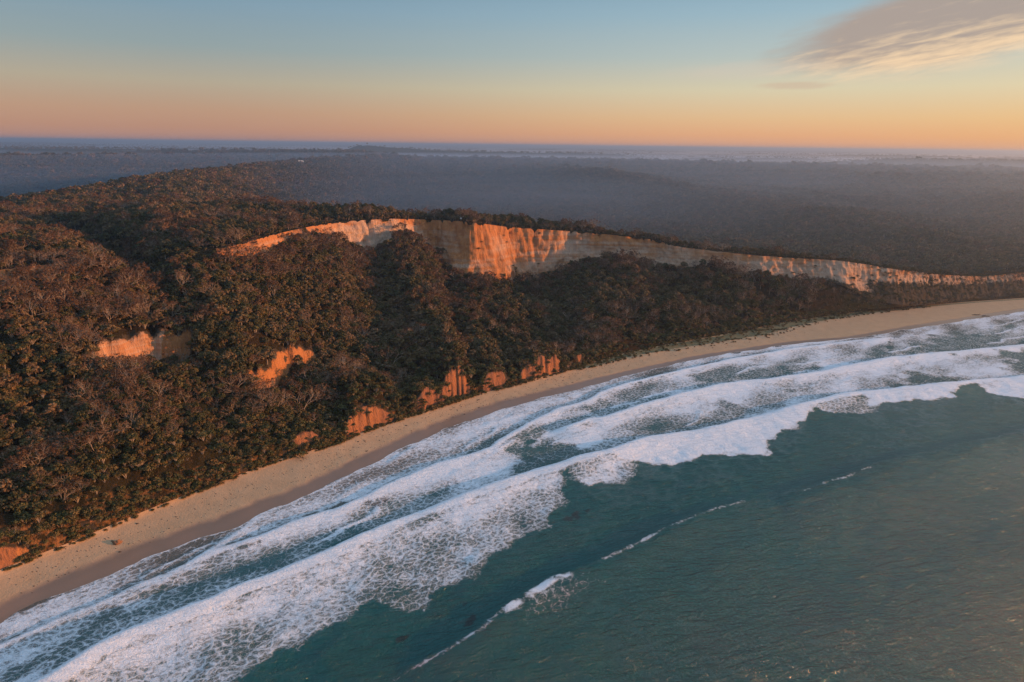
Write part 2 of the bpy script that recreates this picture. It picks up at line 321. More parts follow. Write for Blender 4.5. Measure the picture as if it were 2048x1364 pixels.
def ztop_noise(x, y): return fbm(x, y, 60, 4)*1.2
RIDGE = [(-700, 0), (-420, 130), (-300, 260), (-310, 370), (-365, 520), (-345, 600), (-262, 515), (-196, 462), (-140, 425), (-92, 408), (-60, 424), (-25, 425), (0, 452), (40, 446), (88, 442), (112, 436), (150, 432),
         (208, 434), (245, 438), (292, 458), (330, 474), (372, 492), (610, 572), (1510, 838), (6020, 2180), (30100, 9160)]
RIDGE2 = [(-345, 560), (-375, 700), (-415, 960), (-440, 1250), (-440, 1600), (-380, 2100)]
def valley(x, y):
    r = np.hypot(x, y)
    z = 8 + 36*sstep(850, 2150, r + 0.10*x + 110*fbm(x, y, 900, 3)) + 5*fbm(x, y, 260, 4)*sstep(350, 800, r)*sstep(2600, 1500, r)
    z = z + 4*sstep(500, 900, r)
    # spur running down to the right
    d, s, a, L = seg_dist(x, y, [(40, 1900), (132, 1480), (330, 980), (418, 660), (470, 540)])
    plat = 1-sstep(1300, 1900, r)
    z = z + plat*np.exp(-(d/95)**2)*(22*sstep(L+50, L*0.3, a)+2)*sstep(0, 500, a+100)
    d, s, a, L = seg_dist(x, y, [(900, 2100), (820, 1500), (700, 1000), (620, 700)])
    z = z + plat*np.exp(-(d/130)**2)*(20*sstep(L+50, L*0.2, a))
    d, s, a, L = seg_dist(x, y, [(-900, 1700), (-760, 1200), (-620, 860)])
    z = z + plat*np.exp(-(d/110)**2)*(14*sstep(L+50, L*0.2, a))
    # ridge going inland from the headland
    d, s, a, L = seg_dist(x, y, RIDGE2)
    zr = 60 - 2*sstep(0, 600, a)+1.5*fbm(x, y, 120, 3)
    z = z + (np.maximum(zr-z, 0))*np.where(s > 0, np.exp(-(d/125)**2), np.exp(-(d/90)**2))
    # far plain: drops behind the wooded rim, low rises stand out of the mist
    far = sstep(2350, 2900, r + 150*fbm(x, y, 700, 2))
    plain = 22 + 9*fbm(x, y, 2200, 3) + 30*sstep(0.12, 0.45, fbm(x*0.30+900, y, 850, 3))*sstep(2900, 3200, r)
    hill = 22*np.exp(-(((x+945)/90)**2+((y-4400)/160)**2)) + 30*np.exp(-(((x+870)/330)**2+((y-4450)/180)**2))
    plain = plain + hill
    return z*(1-far)+plain*far
def hill_blend(x, y, ztop):
    """1 on the coastal hill top, falling to 0 on the valley side"""
    d, s, a, L = seg_dist(x, y, RIDGE)
    out = np.where(in_poly(x, y, RIDGE+[(30100, -6000), (-700, -6000)]), -d, d)     # + = inland of the hill top
    far = np.hypot(x, y)
    hgt = np.clip(ztop-6, 8, 60)
    o2_ = out+6*fbm(x, y, 40, 2); st_ = -22*sstep(-110, -200, x)
    b = 1-sstep(0, 1, (o2_-st_)/(2.0*hgt-st_))
    b = np.maximum(b, 0)
    return b

# rows of the grid
v_sea = -geo(0, 70, 0.9, 1.03)[::-1]
n_slope, n_cliff = 130, 44
v_in = np.concatenate([[0], np.cumsum(np.minimum(0.9*1.042**np.arange(150), 1e9))])
s_ = v_in[-1]-v_in[-2]; vi = list(v_in)
while vi[-1] < 27000: s_ *= 1.05; vi.append(vi[-1]+s_)
v_in = np.array(vi)[1:]
FW = 0.34*(ZC-ZF)+1.2                                           # plan width of the face
FX, FY = CX-CNX*FW, CY-CNY*FW
ts = np.linspace(0, 1, n_slope+1)**1.35
hs = np.linspace(0, 1, n_cliff+1)[1:]
NV = len(v_sea)+n_slope+1+n_cliff+len(v_in)
X = np.zeros((NU, NV)); Y = np.zeros((NU, NV)); Z = np.zeros((NU, NV))
rock = np.zeros((NU, NV)); sand = np.zeros((NU, NV)); zone = np.zeros((NU, NV), int)   # 0 sand 1 slope 2 cliff 3 inland
UU = U[:, None]; KK = KU[:, None]
i0, i1, i2, i3 = 0, len(v_sea), len(v_sea)+n_slope+1, len(v_sea)+n_slope+1+n_cliff
# beach
X[:, i0:i1] = TX[:, None]+NX[:, None]*v_sea; Y[:, i0:i1] = TY[:, None]+NY[:, None]*v_sea
WDn = WD[:, None]+1.5*fbm(X[:, i0:i1], Y[:, i0:i1], 17, 3)
tb = -v_sea[None, :]/WDn
zb = 2.5*(1-tb)**1.0
zb = np.where(tb > 1, -(-v_sea[None, :]-WDn)*0.05, 2.5*(1-tb)*(1-0.25*np.sin(np.pi*tb)))
zb = zb + 0.05*fbm(X[:, i0:i1], Y[:, i0:i1], 9, 3)*sstep(1.0, 0.6, tb)
Z[:, i0:i1] = zb; sand[:, i0:i1] = 1; zone[:, i0:i1] = 0
# slope
tt = ts[None, :]
X[:, i1:i2] = TX[:, None]*(1-tt)+FX[:, None]*tt; Y[:, i1:i2] = TY[:, None]*(1-tt)+FY[:, None]*tt
xs, ys = X[:, i1:i2], Y[:, i1:i2]
Lsl = np.hypot(FX-TX, FY-TY)[:, None]; dist = tt*Lsl
steepL = sstep(9.5, 8, KK)                                      # the left part is a plain steep slope
prof = tt*(0.75+0.25*tt)
prof = prof*(1-steepL)+(0.62*tt+0.38*sstep(-0.1, 1.05, tt))*steepL
# toe bluff: a short raw bank at the foot of the slope
nb = fbm(UU*np.ones_like(tt), tt*0+3.7, 22, 2)
BL = [(6.9,0.4),(8.6,4.0),(9.4,0.8),(9.75,6.5),(10.35,6.0),(10.6,1.0),(10.85,1.2),(11.2,7.0),(11.6,6),(11.75,2.5),(12.05,9.5),(12.55,12),(12.75,3),(13.0,1.2),(13.3,6.5),(13.55,6),(13.75,1.2),(13.95,1.0),(14.1,6.5),(14.9,7.5),(15.1,2.5),(15.7,5.0),(16.2,2.0),(17,1.0),(22.3,0.8),(22.6,1.2),(26,1.2)]
bank = np.interp(KK, [0, 4]+[b[0] for b in BL], [2.6, 3.0]+[b[1] for b in BL])
bank = smooth1(bank[:, 0], 2.5)[:, None]*(1+0.35*nb)
bankw = 1.3+0.42*bank
rid = np.abs(fbm(UU*np.ones_like(tt), dist*0.05+9, 5.0, 2))
rid2 = fbm(UU*np.ones_like(tt), dist*0.3+19, 2.6, 3)
deff = dist - (sstep(0.25, 0.0, rid)*0.09+0.14*rid2+0.22*fbm(xs, ys, 9, 3))*bank*0.9*sstep(2, 5, bank)
zbank = bank*sstep(0, 1, deff/bankw)
zbank = zbank*(1+0.22*fbm(xs, ys, 4, 3)*sstep(0.5, 2, deff))
Zs = 2.5+zbank*(1-tt)**2 + (ZF[:, None]-2.5)*prof
lump = 6.5*fbm(xs, ys, 42, 4, 0.45)+1.4*fbm(xs, ys, 10, 3)
Zs = Zs + lump*sstep(0, 14, dist)*(1-tt**4)*np.where(KK > 21, 0.35, 1)
gul = np.abs(fbm(UU+0.25*dist, tt*1.3+0.3*fbm(xs, ys, 25, 2), 17, 2))
Zs = Zs - 2.6*sstep(0.30, 0.0, gul)*np.sin(np.pi*tt)*sstep(20, 15, KK)
# vegetated spurs standing in front of the face
for kc, kw, h, tp in ((12.05, .45, 5, .9), (16.7, .5, 4, .85), (19, .7, 4, .85), (21.7, .6, 3, .7)):
    Zs += h*np.exp(-((KK-kc)/kw)**2)*np.exp(-((tt-tp)/.16)**2)
Z[:, i1:i2] = Zs; zone[:, i1:i2] = 1
# ravine cut through the slope and the hill top
def ravine(xx, yy, zz):
    d, s, a, L = seg_dist(xx, yy, RAV)
    dep = np.interp(a, [0, 0.25*L, 0.55*L, L], [4, 13, 13, 2])
    return zz - dep*np.exp(-(d/7.5)**2)*1.0 - 0.25*dep*np.exp(-(d/20)**2)
# cliff
hh = hs[None, :]
face0 = (ZC-ZF)[:, None]
Uw = UU+5*fbm(UU*np.ones_like(hh), hh*1.4*np.ones_like(UU)+5, 24, 2)+face0*0.10*(1-hh)*fbm(UU, 0*UU+3, 40, 2)*2
flute = np.abs(fbm(Uw, hh*0.6*np.ones_like(UU)+5, 8.5, 3, 0.6))           # 0 at gullies
fine = fbm(UU*np.ones_like(hh), hh*2.0*np.ones_like(UU)+11, 2.6, 3, 0.6)
rough = fbm(UU*np.ones_like(hh)*1.0, hh*9*np.ones_like(UU)+31, 3.2, 4, 0.65)
face = (ZC-ZF)[:, None]
conez = np.exp(-((KK-11.6)/0.75)**2)
amp = np.clip(face*0.10, 0.2, 2.6)*(1+0.9*conez)*np.interp(KK, [0, 16, 18, 30], [1, 1, .45, .4])*np.clip(0.75+1.1*fbm(UU*np.ones_like(hh), 0*hh+91, 30, 2), 0.15, 1.5)
gullyness = sstep(0.28, 0.0, flute)
push = -0.8*amp*gullyness*(0.35+0.65*hh)*(0.4+0.6*sstep(1.0, 0.9, hh)) + 0.45*amp*fine*0.5
talus = sstep(0.52, 0.2, hh+0.10*fbm(UU*np.ones_like(hh), hh*0+2, 14, 2))*sstep(8, 20, face)
hm = hh*face0
r2_ = fbm(UU+0*hm, hm*0.40, 6.0, 4, 0.6); r3_ = fbm(UU+0*hm+70, hm*0.30, 2.2, 3, 0.65)
push = push + (0.9*r2_+0.7*r3_)*sstep(3, 12, face)*np.interp(KK, [0, 16, 18, 30], [1, 1, .5, .4]) + rough*1.8*talus*np.exp(-((KK-15)/1.6)**2) + rough*0.7*sstep(4, 14, face) + 0.8*fbm(UU*np.ones_like(hh), hh*1.2*np.ones_like(UU)+77, 11, 3)*sstep(6, 16, face)
tal_out = talus*np.clip(face*0.10, 0, 3.2)*(1-hh)
# buttresses: the face swings out and in
butt = 2.2*fbm(UU*np.ones_like(hh), 0*hh+51, 26, 2)*sstep(6, 16, face)*(1-hh*0.6)
off = push + tal_out + butt*1.2
ff = 0.62*hh**0.5+0.38*hh**1.6
bx = FX[:, None]+(CX-FX)[:, None]*ff; by = FY[:, None]+(CY-FY)[:, None]*ff
keep = sstep(0, .06, hh)
X[:, i2:i3] = bx-CNX[:, None]*off*keep; Y[:, i2:i3] = by-CNY[:, None]*off*keep
Z[:, i2:i3] = ZF[:, None]+face*hh-0.9*gullyness*sstep(0.9, 1, hh)*amp
rock[:, i2:i3] = sstep(1.5, 5, face)*np.ones_like(hh); zone[:, i2:i3] = 2
# inland
vv = v_in[None, :]
bl = sstep(4, 60, vv)
dirx = CNX[:, None]*(1-bl)+IX[:, None]*bl; diry = CNY[:, None]*(1-bl)+IY[:, None]*bl
X[:, i3:] = CX[:, None]+IX[:, None]*vv+(CNX-IX)[:, None]*8*(1-np.exp(-vv/8)); Y[:, i3:] = CY[:, None]+IY[:, None]*vv+(CNY-IY)[:, None]*8*(1-np.exp(-vv/8))
xi, yi = X[:, i3:], Y[:, i3:]
ztop = ZC[:, None]+(60-ZC)[:, None]*0*vv
hb = hill_blend(xi, yi, ztop)
va = valley(xi, yi)
htop = ztop + (1.6*fbm(xi, yi, 70, 4)+0.5)*sstep(3, 30, vv) + 2.0*sstep(40, 160, vv)*sstep(11, 8, KK) - 5.0*sstep(-170, -290, xi)
Z[:, i3:] = np.maximum(va, 0)*(1-hb)+htop*hb
Z[:, i3:] = np.where(vv < 12, np.maximum(Z[:, i3:], 0)*1, Z[:, i3:])
zone[:, i3:] = 3
gul2 = np.abs(fbm(xi, yi, 110, 3))
Z[:, i3:] -= 7*sstep(0.16, 0, gul2)*sstep(25, 80, vv)*hb

Z = np.where(zone >= 1, ravine(X, Y, Z), Z)
# slips: raw scarps in the slope.  edge polyline (upper lip), depth, run-out
def slip(lip, depth, run, facew, sign=1):
    global Z, rock
    sub = (zone >= 1) & (X > -260) & (X < 330) & (Y > 100) & (Y < 460)
    xx, yy = X[sub], Y[sub]
    d, s, a, L = seg_dist(xx, yy, lip)
    d = d*np.where(s > 0, 1, -1)+2.2*fbm(xx, yy, 7, 4)
    lat = sstep(0, L*0.12, a)*sstep(L, L*0.88, a)
    endd = 1.0
    cut = depth*sstep(0, facew, d)*np.exp(-np.maximum(d-facew, 0)/run)*lat
    Z[sub] -= cut - 1.1*fbm(xx, yy, 3.2, 3)*sstep(0, 1, d)*sstep(facew*2, facew, d)*lat
    rr = sstep(-0.6, 0.4, d)*sstep(facew*1.1+0.8, facew*0.85, d)*sstep(0.05, 0.3, lat)
    rock[sub] = np.maximum(rock[sub], rr)
for sl_ in SLIPS: slip(*sl_)
# raw toe banks
rock[:, i1:i2] = np.maximum(rock[:, i1:i2], sstep(bankw+0.9, bankw-0.3, deff+1.2*fbm(xs, ys, 5, 3))*sstep(2.8, 4.6, bank+3.0*fbm(xs, ys, 8, 3)))
rock[:, i1:i2] = rock[:, i1:i2]*sstep(-0.2, 0.35, deff)
# raw patches on the lower slope at the near end

def blur(a, n):
    k = np.ones(2*n+1)/(2*n+1)
    a = np.apply_along_axis(lambda r: np.convolve(np.pad(r, n, 'edge'), k, 'valid'), 0, a)
    return np.apply_along_axis(lambda r: np.convolve(np.pad(r, n, 'edge'), k, 'valid'), 1, a)
rock_soft = blur(rock, 2)

# ------------------------------------------------------------------ ground materials
def rock_material():
    m, t, b = new_mat('ochre_rock')
    geo_ = t.new('ShaderNodeNewGeometry'); P = geo_.outputs['Position']
    s3 = t.new('ShaderNodeSeparateXYZ'); t.link(P, s3.inputs[0])
    hf = t.attr('face_height'); red = t.attr('redness')
    streak = t.noise(t.scale(P, (0.55, 0.55, 0.05)), 1.0, 5, 0.65, 0.3)
    band = t.noise(t.scale(P, (0.012, 0.012, 0.55)), 1.0, 4, 0.6, 0.4)
    patch = t.noise(P, 0.07, 4, 0.6)
    pale = t.mix(streak, (0.36, 0.215, 0.135, 1), (0.58, 0.41, 0.30, 1))
    ochre = t.mix(streak, (0.30, 0.105, 0.038, 1), (0.54, 0.235, 0.085, 1))
    mixv = t.math('ADD', t.math('MULTIPLY', t.math('SUBTRACT', band, 0.5), 1.5), t.math('ADD', t.math('MULTIPLY', t.math('SUBTRACT', patch, 0.5), 1.6), red))
    c = t.mix(t.smooth(mixv, 0.1, 0.9), pale, ochre)
    c = t.mix(t.smooth(t.math('ADD', red, t.math('MULTIPLY', t.math('SUBTRACT', patch, 0.5), 1.2)), 1.05, 1.6), c, (0.27, 0.115, 0.060, 1))
    dark = t.noise(t.scale(P, (1.5, 1.5, 0.35)), 1.0, 4, 0.7, 0.8)
    c = t.mix(t.math('MULTIPLY', t.smooth(dark, 0.56, 0.75), 0.55), c, (0.10, 0.05, 0.03, 1))
    veg = t.attr('overgrown')
    vn = t.noise(P, 0.55, 4, 0.7)
    c = t.mix(t.smooth(t.math('ADD', veg, t.math('SUBTRACT', vn, 0.5)), 0.45, 0.75), c, (0.055, 0.042, 0.028, 1))
    t.link(c, b.inputs['Base Color']); b.inputs['Roughness'].default_value = 0.95; b.inputs['Specular IOR Level'].default_value = 0.1
    bp = t.new('ShaderNodeBump'); bp.inputs['Strength'].default_value = 0.9; bp.inputs['Distance'].default_value = 1.1
    hgt = t.math('ADD', t.math('MULTIPLY', streak, 1.4), t.math('ADD', t.math('MULTIPLY', dark, 0.5), t.math('MULTIPLY', band, 0.35)))
    t.link(hgt, bp.inputs['Height']); t.link(bp.outputs[0], b.inputs['Normal'])
    return m
def soil_material():
    m, t, b = new_mat('forest_floor')
    P = t.new('ShaderNodeNewGeometry').outputs['Position']
    n = t.noise(P, 0.35, 5, 0.65); n2 = t.noise(P, 0.03, 3, 0.5)
    c = t.mix(n, (0.014, 0.011, 0.007, 1), (0.050, 0.034, 0.019, 1))
    c = t.mix(t.smooth(n2, 0.4, 0.65), c, (0.030, 0.028, 0.014, 1))
    raw = t.attr('raw')
    n3 = t.noise(P, 0.5, 4, 0.7)
    c = t.mix(t.smooth(t.math('ADD', raw, t.math('SUBTRACT', n3, 0.5)), 0.4, 0.7), c, (0.27, 0.125, 0.05, 1))
    t.link(c, b.inputs['Base Color']); b.inputs['Roughness'].default_value = 1.0; b.inputs['Specular IOR Level'].default_value = 0.0
    bp = t.new('ShaderNodeBump'); bp.inputs['Strength'].default_value = 1.0; bp.inputs['Distance'].default_value = 1.5
    t.link(t.noise(P, 0.45, 5, 0.7), bp.inputs['Height']); t.link(bp.outputs[0], b.inputs['Normal'])
    return m
def canopy_ground_material():
    m, t, b = new_mat('distant_forest_floor')
    P = t.new('ShaderNodeNewGeometry').outputs['Position']
    n = t.noise(P, 0.12, 6, 0.7); n2 = t.noise(P, 0.004, 4, 0.5)
    c = t.mix(n, (0.034, 0.034, 0.020, 1), (0.075, 0.060, 0.038, 1))
    c = t.mix(t.math('MULTIPLY', t.smooth(n2, 0.4, 0.6), 0.5), c, (0.040, 0.050, 0.028, 1))
    dune = t.attr('dune')
    nd = t.noise(P, 0.06, 4, 0.6)
    c = t.mix(t.smooth(t.math('ADD', dune, t.math('MULTIPLY', t.math('SUBTRACT', nd, 0.5), 1.6)), 0.75, 0.9), c, (0.5, 0.42, 0.32, 1))
    t.link(c, b.inputs['Base Color']); b.inputs['Roughness'].default_value = 1.0; b.inputs['Specular IOR Level'].default_value = 0.0
    bp = t.new('ShaderNodeBump'); bp.inputs['Strength'].default_value = 1.0; bp.inputs['Distance'].default_value = 6.0
    t.link(t.noise(P, 0.11, 5, 0.7), bp.inputs['Height']); t.link(bp.outputs[0], b.inputs['Normal'])
    return m
def sand_material():
    m, t, b = new_mat('beach_sand')
    P = t.new('ShaderNodeNewGeometry').outputs['Position']
    wet = t.attr('wet'); gr_ = t.attr('grassy')
    n = t.noise(P, 0.25, 5, 0.6); n2 = t.noise(P, 2.2, 3, 0.6)
    c = t.mix(n, (0.39, 0.235, 0.125, 1), (0.53, 0.345, 0.20, 1))
    c = t.mix(t.math('MULTIPLY', n2, 0.18), c, (0.22, 0.14, 0.08, 1))
    wn = t.noise(P, 0.12, 4, 0.6)
    wv = t.smooth(t.math('ADD', wet, t.math('MULTIPLY', t.math('SUBTRACT', wn, 0.5), 0.55)), 0.30, 0.72)
    c = t.mix(t.math('MULTIPLY', wv, 0.85), c, (0.165, 0.105, 0.072, 1))
    # wrack and footprints
    vo = t.new('ShaderNodeTexVoronoi'); vo.feature = 'F1'; vo.inputs['Scale'].default_value = 0.75; t.link(P, vo.inputs['Vector'])
    wr = t.attr('wrack')
    spk = t.math('MULTIPLY', t.smooth(vo.outputs['Distance'], 0.26, 0.14), t.smooth(t.math('ADD', wr, t.math('MULTIPLY', t.math('SUBTRACT', t.noise(P, 0.4, 3), 0.5), 2.2)), 0.62, 0.9))
    c = t.mix(t.math('MULTIPLY', spk, 0.75), c, (0.045, 0.03, 0.02, 1))
    gn = t.noise(P, 0.8, 4, 0.7)
    c = t.mix(t.smooth(t.math('ADD', gr_, t.math('SUBTRACT', gn, 0.5)), 0.55, 0.85), c, (0.135, 0.115, 0.055, 1))
    t.link(c, b.inputs['Base Color'])
    t.link(t.math('SUBTRACT', 0.95, t.math('MULTIPLY', wv, 0.60)), b.inputs['Roughness']); b.inputs['Specular IOR Level'].default_value = 0.35
    bp = t.new('ShaderNodeBump'); bp.inputs['Strength'].default_value = 0.5; bp.inputs['Distance'].default_value = 0.25
    t.link(t.math('MULTIPLY', t.math('ADD', n2, t.math('MULTIPLY', n, 2.0)), t.math('SUBTRACT', 1.0, wv)), bp.inputs['Height']); t.link(bp.outputs[0], b.inputs['Normal'])
    return m
M_ROCK, M_SOIL, M_FAR, M_SAND = rock_material(), soil_material(), canopy_ground_material(), sand_material()

idx = np.arange(NU*NV).reshape(NU, NV)
KF = np.repeat(KU[:, None], NV, 1)
face_height = np.zeros((NU, NV)); face_height[:, i2:i3] = hs
redness = np.full((NU, NV), 0.0)
redness[:] = np.interp(KF, [0, 4, 7, 10, 10.5, 11, 12, 12.8, 13.9, 14.6, 15.6, 16.5, 18, 22, 24, 26], [1, 1, 1, .95, .6, .1, .10, .75, .85, .75, .66, .50, .45, .30, .2, .3])
redness[:, i2:i3] += 0.35*sstep(0.55, 1, hs)[None, :]-0.12
redness[:, :i2] = 1.5
xx1 = seg_dist(X[:, i1:i2], Y[:, i1:i2], SLIPS[0][0])[0]; redness[:, i1:i2] = np.where(xx1 < 12, 0.42, redness[:, i1:i2])
xx1 = seg_dist(X[:, i1:i2], Y[:, i1:i2], SLIPS[1][0])[0]; redness[:, i1:i2] = np.where(xx1 < 12, 0.9, redness[:, i1:i2])
over = np.zeros((NU, NV)); over[:, i2:i3] = (sstep(0.35, 0.0, hs)[None, :]*0.55)+sstep(22.2, 23.0, KU)[:, None]*sstep(0.75, 0.4, hs)[None, :]*0.6
over[:, i2:i3] += sstep(16.5, 21.5, KU)[:, None]*0.36
over[:, i2:i3] += sstep(9.0, 9.5, KU)[:, None]*sstep(11.1, 10.6, KU)[:, None]*0.35
over[:, i2:i3] += sstep(7.9, 7.6, KU)[:, None]*0.25
over[:, i2:i3] += sstep(21.8, 23, KU)[:, None]*0.12
over[:, i2:i3] += sstep(23.0, 24.2, KU)[:, None]*0.10
redness[:, i1:i2] = np.where((X[:, i1:i2] > -118) & (X[:, i1:i2] < -98), 1.1, redness[:, i1:i2])
over[:, i1:i2] = 0.30+sstep(0.85, 0.35, rock_soft[:, i1:i2])*0.55
WDc = WD[:, None]
wet = np.zeros((NU, NV)); vs_ = -v_sea[None, :]
wetw = np.interp(KU, [4, 8, 10, 13, 16, 19, 24], [7, 7, 6.5, 6.5, 4, 3, 5])[:, None]
wet[:, i0:i1] = sstep(0, 1, 1-(WDc-vs_)/np.maximum(wetw, 1)*0.6)
wrack = np.zeros((NU, NV)); wrack[:, i0:i1] = np.exp(-((vs_/WDc-0.30)/0.13)**2)*0.62+np.exp(-((vs_/WDc-0.62)/0.06)**2)*0.35
grassy = np.zeros((NU, NV))
gw = np.interp(KU, [0, 15, 15.8, 18, 20, 22, 24, 26], [0.01, 0.5, 3.5, 8, 13, 8, 4, 3])[:, None]
grassy[:, i0:i1] = sstep(1.0, 0.55, vs_/gw)*sstep(15, 16, KF[:, i0:i1])
raw = np.zeros((NU, NV)); raw[:, i1:i2] = sstep(15, 3, dist)*0.56*np.interp(KU, [0, 4, 8, 14, 16, 22], [1, 1, .8, .8, .5, .2])[:, None]
raw[:, i1:i2] = np.maximum(raw[:, i1:i2], 0.0)
dune = np.zeros((NU, NV))
dd_, _, _, _ = seg_dist(X, Y, [(282, 470), (330, 486), (372, 512), (425, 540), (470, 545)])
dune = np.where(zone == 3, sstep(12, 2, dd_)*1.1, 0)

def sub_mesh(name, fmask, mat, attrs, label, smooth=True):
    a, b_, c, d = idx[:-1, :-1][fmask], idx[1:, :-1][fmask], idx[1:, 1:][fmask], idx[:-1, 1:][fmask]
    f = np.stack([a, b_, c, d], 1); used = np.unique(f); rm = np.full(NU*NV, -1); rm[used] = np.arange(len(used))
    v = np.stack([X.ravel()[used], Y.ravel()[used], Z.ravel()[used]], 1)
    o = mesh_obj(name, v, rm[f], mat, smooth=smooth)
    for k, arr in attrs.items(): add_attr(o.data, k, arr.ravel()[used])
    tag(o, label, None, None, 'structure'); return o
fr = np.maximum.reduce([rock[:-1, :-1], rock[1:, :-1], rock[1:, 1:], rock[:-1, 1:]])
fz = zone[:-1, :-1]; fz2 = zone[1:, 1:]
inl = (fz == 3) | (fz2 == 3)
is_sand = (fz == 0)&(fz2 == 0) | ((fz == 0) & (fz2 == 1))
is_rock = (~is_sand) & (~inl) & (fr > 0.45)
is_soil = (~is_sand) & (~inl) & (~is_rock)
near_in = inl & (v_in[np.clip(np.arange(NV-1)-i3+1, 0, len(v_in)-1)][None, :] < 45) 
is_soil = is_soil | near_in
sub_mesh('beach', is_sand, M_SAND, dict(wet=wet, wrack=wrack, grassy=grassy), 'long curving sandy beach between the bluff and the surf')
sub_mesh('cliff', is_rock, M_ROCK, dict(face_height=face_height, redness=redness, overgrown=over), 'raw orange and cream earth cliff faces and scarps')
sub_mesh('hillside', is_soil, M_SOIL, dict(raw=raw), 'dark scrubby ground of the coastal hillside under the trees')
sub_mesh('terrain', inl & ~near_in, M_FAR, dict(dune=dune), 'hill top, valley and far plain under the forest')

# ------------------------------------------------------------------ the sea
gx = np.concatenate([-150-geo(0, 2500, 1.2, 1.12)[::-1], np.arange(-150, 420, 1.0), 420+geo(0, 40000, 1.2, 1.10)])
gy = np.concatenate([84-geo(0, 3500, 1.2, 1.12)[::-1], np.arange(84, 470, 1.0), 470+geo(0, 14000, 1.2, 1.12)])
SX, SY = np.meshgrid(gx, gy, indexing='ij')
SZ = np.zeros_like(SX)
def wave(line, h, front, back, lat0=12, lat1=12):
    d, s, a, L = seg_dist(SX, SY, line)
    d = d*np.where(s > 0, 1, -1)                    # + = seaward (right of travel)
    d = d+0.8*fbm(SX, SY, 14, 2)
    e = sstep(0, lat0, a)*sstep(L, L-lat1, a)
    return h*e*np.where(d < 0, np.exp(-(d/front)**2), np.exp(-(d/back)**2)), d, a
zC, dC, aC = wave(LC, 2.0, 1.5, 8, 1, 1)
hC = 0.75+0.25*np.sin(aC/23.0)+0.3*fbm(SX, SY, 35, 2)
zD, dD, aD = wave(LD, 1.2, 1.3, 6)
zB, dB, aB = wave(LB, 0.6, 1.0, 4.5)
zA, dA, aA = wave(LA, 0.3, 0.8, 3)
LE2 = LE; zE, dE, aE = wave(LE2, 1.05, 3.2, 7, 40, 25)
zF, dF, aF = wave(LF, 1.15, 4.5, 12, 35, 30)
SZ = zC*hC+zD+zB+zA+zE+zF
near = sstep(900, 300, np.hypot(SX, SY))
SZ += near*(0.22*fbm(SX, SY*0.8, 14, 3)+0.10*fbm(SX, SY, 4, 2))*sstep(0, 12, dC+4)
SZ += near*0.06*fbm(SX, SY, 3.5, 3)
# swell lines out to sea
SZ += 0.28*np.sin((dC+6*fbm(SX, SY, 120, 2))/7.5)*sstep(25, 60, dC)*near
dwl, swl, awl, Lwl = seg_dist(SX, SY, WL)
shore = dwl*np.where(swl > 0, 1, -1)                # metres seaward of the water's edge
shore = shore-1.5*fbm(SX, SY, 17, 3)
shore = np.where((SX > 420)|(SY < 80), 200, shore)
SZ *= sstep(-1, 10, shore)*0.9+0.1
SZ -= 0.04
def soft_poly(pts, soft):
    ins = in_poly(SX, SY, pts); d, _, _, _ = seg_dist(SX, SY, list(pts)+[pts[0]])
    sd_ = np.where(ins, d, -d)+(soft*0.8+0.8)*fbm(SX, SY, 10, 4)+0.8*fbm(SX, SY, 3, 2)
    return sstep(-soft*0.5, soft*0.5, sd_), d
foam = np.zeros_like(SX)
FRONT = dict(C1=(dC, 9), C2=(dC, 6), C3=(dC, 8), C4=(dC, 5), C5=(dC, 6), C6=(dC, 6), Q1=(dB, 5), B1=(dB, 6), Q2=(dB, 5), D1=(dD, 8), S0=(shore, 3.5))
for nme, a, b_, pts in POLY:
    sft = {'C1': 2.5, 'C3': 2.0, 'C2': 4, 'C4': 4}.get(nme, 2.0)
    m_, d_ = soft_poly(pts, sft)
    fd, fl = FRONT[nme]
    front = np.exp(-np.maximum(fd, 0)/fl)
    val = b_+(a-b_)*front+0.34*fbm((SX*.72+SY*.69)*.35+200, (SX*.69-SY*.72), 14, 4)
    if nme == 'C1':
        val = 0.46+0.46*np.exp(-np.maximum(dC, 0)/9)+0.22*fbm(SX, SY, 18, 4)
        val = np.minimum(val, 0.30+0.07*d_)
        val = np.where(dC < 4, 0.97, val)
    if nme == 'C3': val = np.minimum(1.0, 0.55+0.22*d_+0.4*(dC < 3))
    foam = foam*(1-m_)+np.maximum(foam*0.0+val, foam*0.0)*m_
for v_, sft, pts in HOLE:
    m_, d_ = soft_poly(pts, sft*1.3)
    foam = foam*(1-m_)+v_*m_
# bright rolling front of every bore
for dd, w_, am, aa in ((dC, 2.0, 1.0, None), (dD, 1.6, .95, aD), (dB, 1.2, .9, None), (dA, 1.0, .75, None)):
    msk = sstep(-1.2, 0.2, dd)*sstep(w_*2.4, w_, dd)*am
    lim = (shore > 1) & (np.abs(dd) < 12)
    if dd is dC: msk = msk*sstep(0, 2, aC)
    foam = np.where(lim, np.maximum(foam, msk), foam)
# small secondary bores between the main ones
for s0_, sd0, amp_ in ((7, 0.8, .62), (15, 1.0, .7), (26, 1.1, .75), (38, 1.2, .7), (52, 1.2, .6)):
    q_ = shore-s0_-5*fbm(SX+40*s0_, SY, 38, 3)
    ms = sstep(0.02, 0.3, fbm(SX-30*s0_, SY+11*s0_, 42, 3)+0.12)*(dC < -6)
    foam = np.maximum(foam, np.where(shore > 1, ms*amp_*np.where(q_ < 0, np.exp(-(q_/0.5)**2), np.exp(-q_/(2.2*sd0)))*1.15, 0))
    SZ += 0.16*ms*np.where(q_ < 0, np.exp(-(q_/0.6)**2), np.exp(-(q_/2.5)**2))
# edge of the wash on the sand
foam = np.where(shore < 60, np.maximum(foam, 0.72*np.exp(-((shore-0.5)/0.8)**2)), foam)
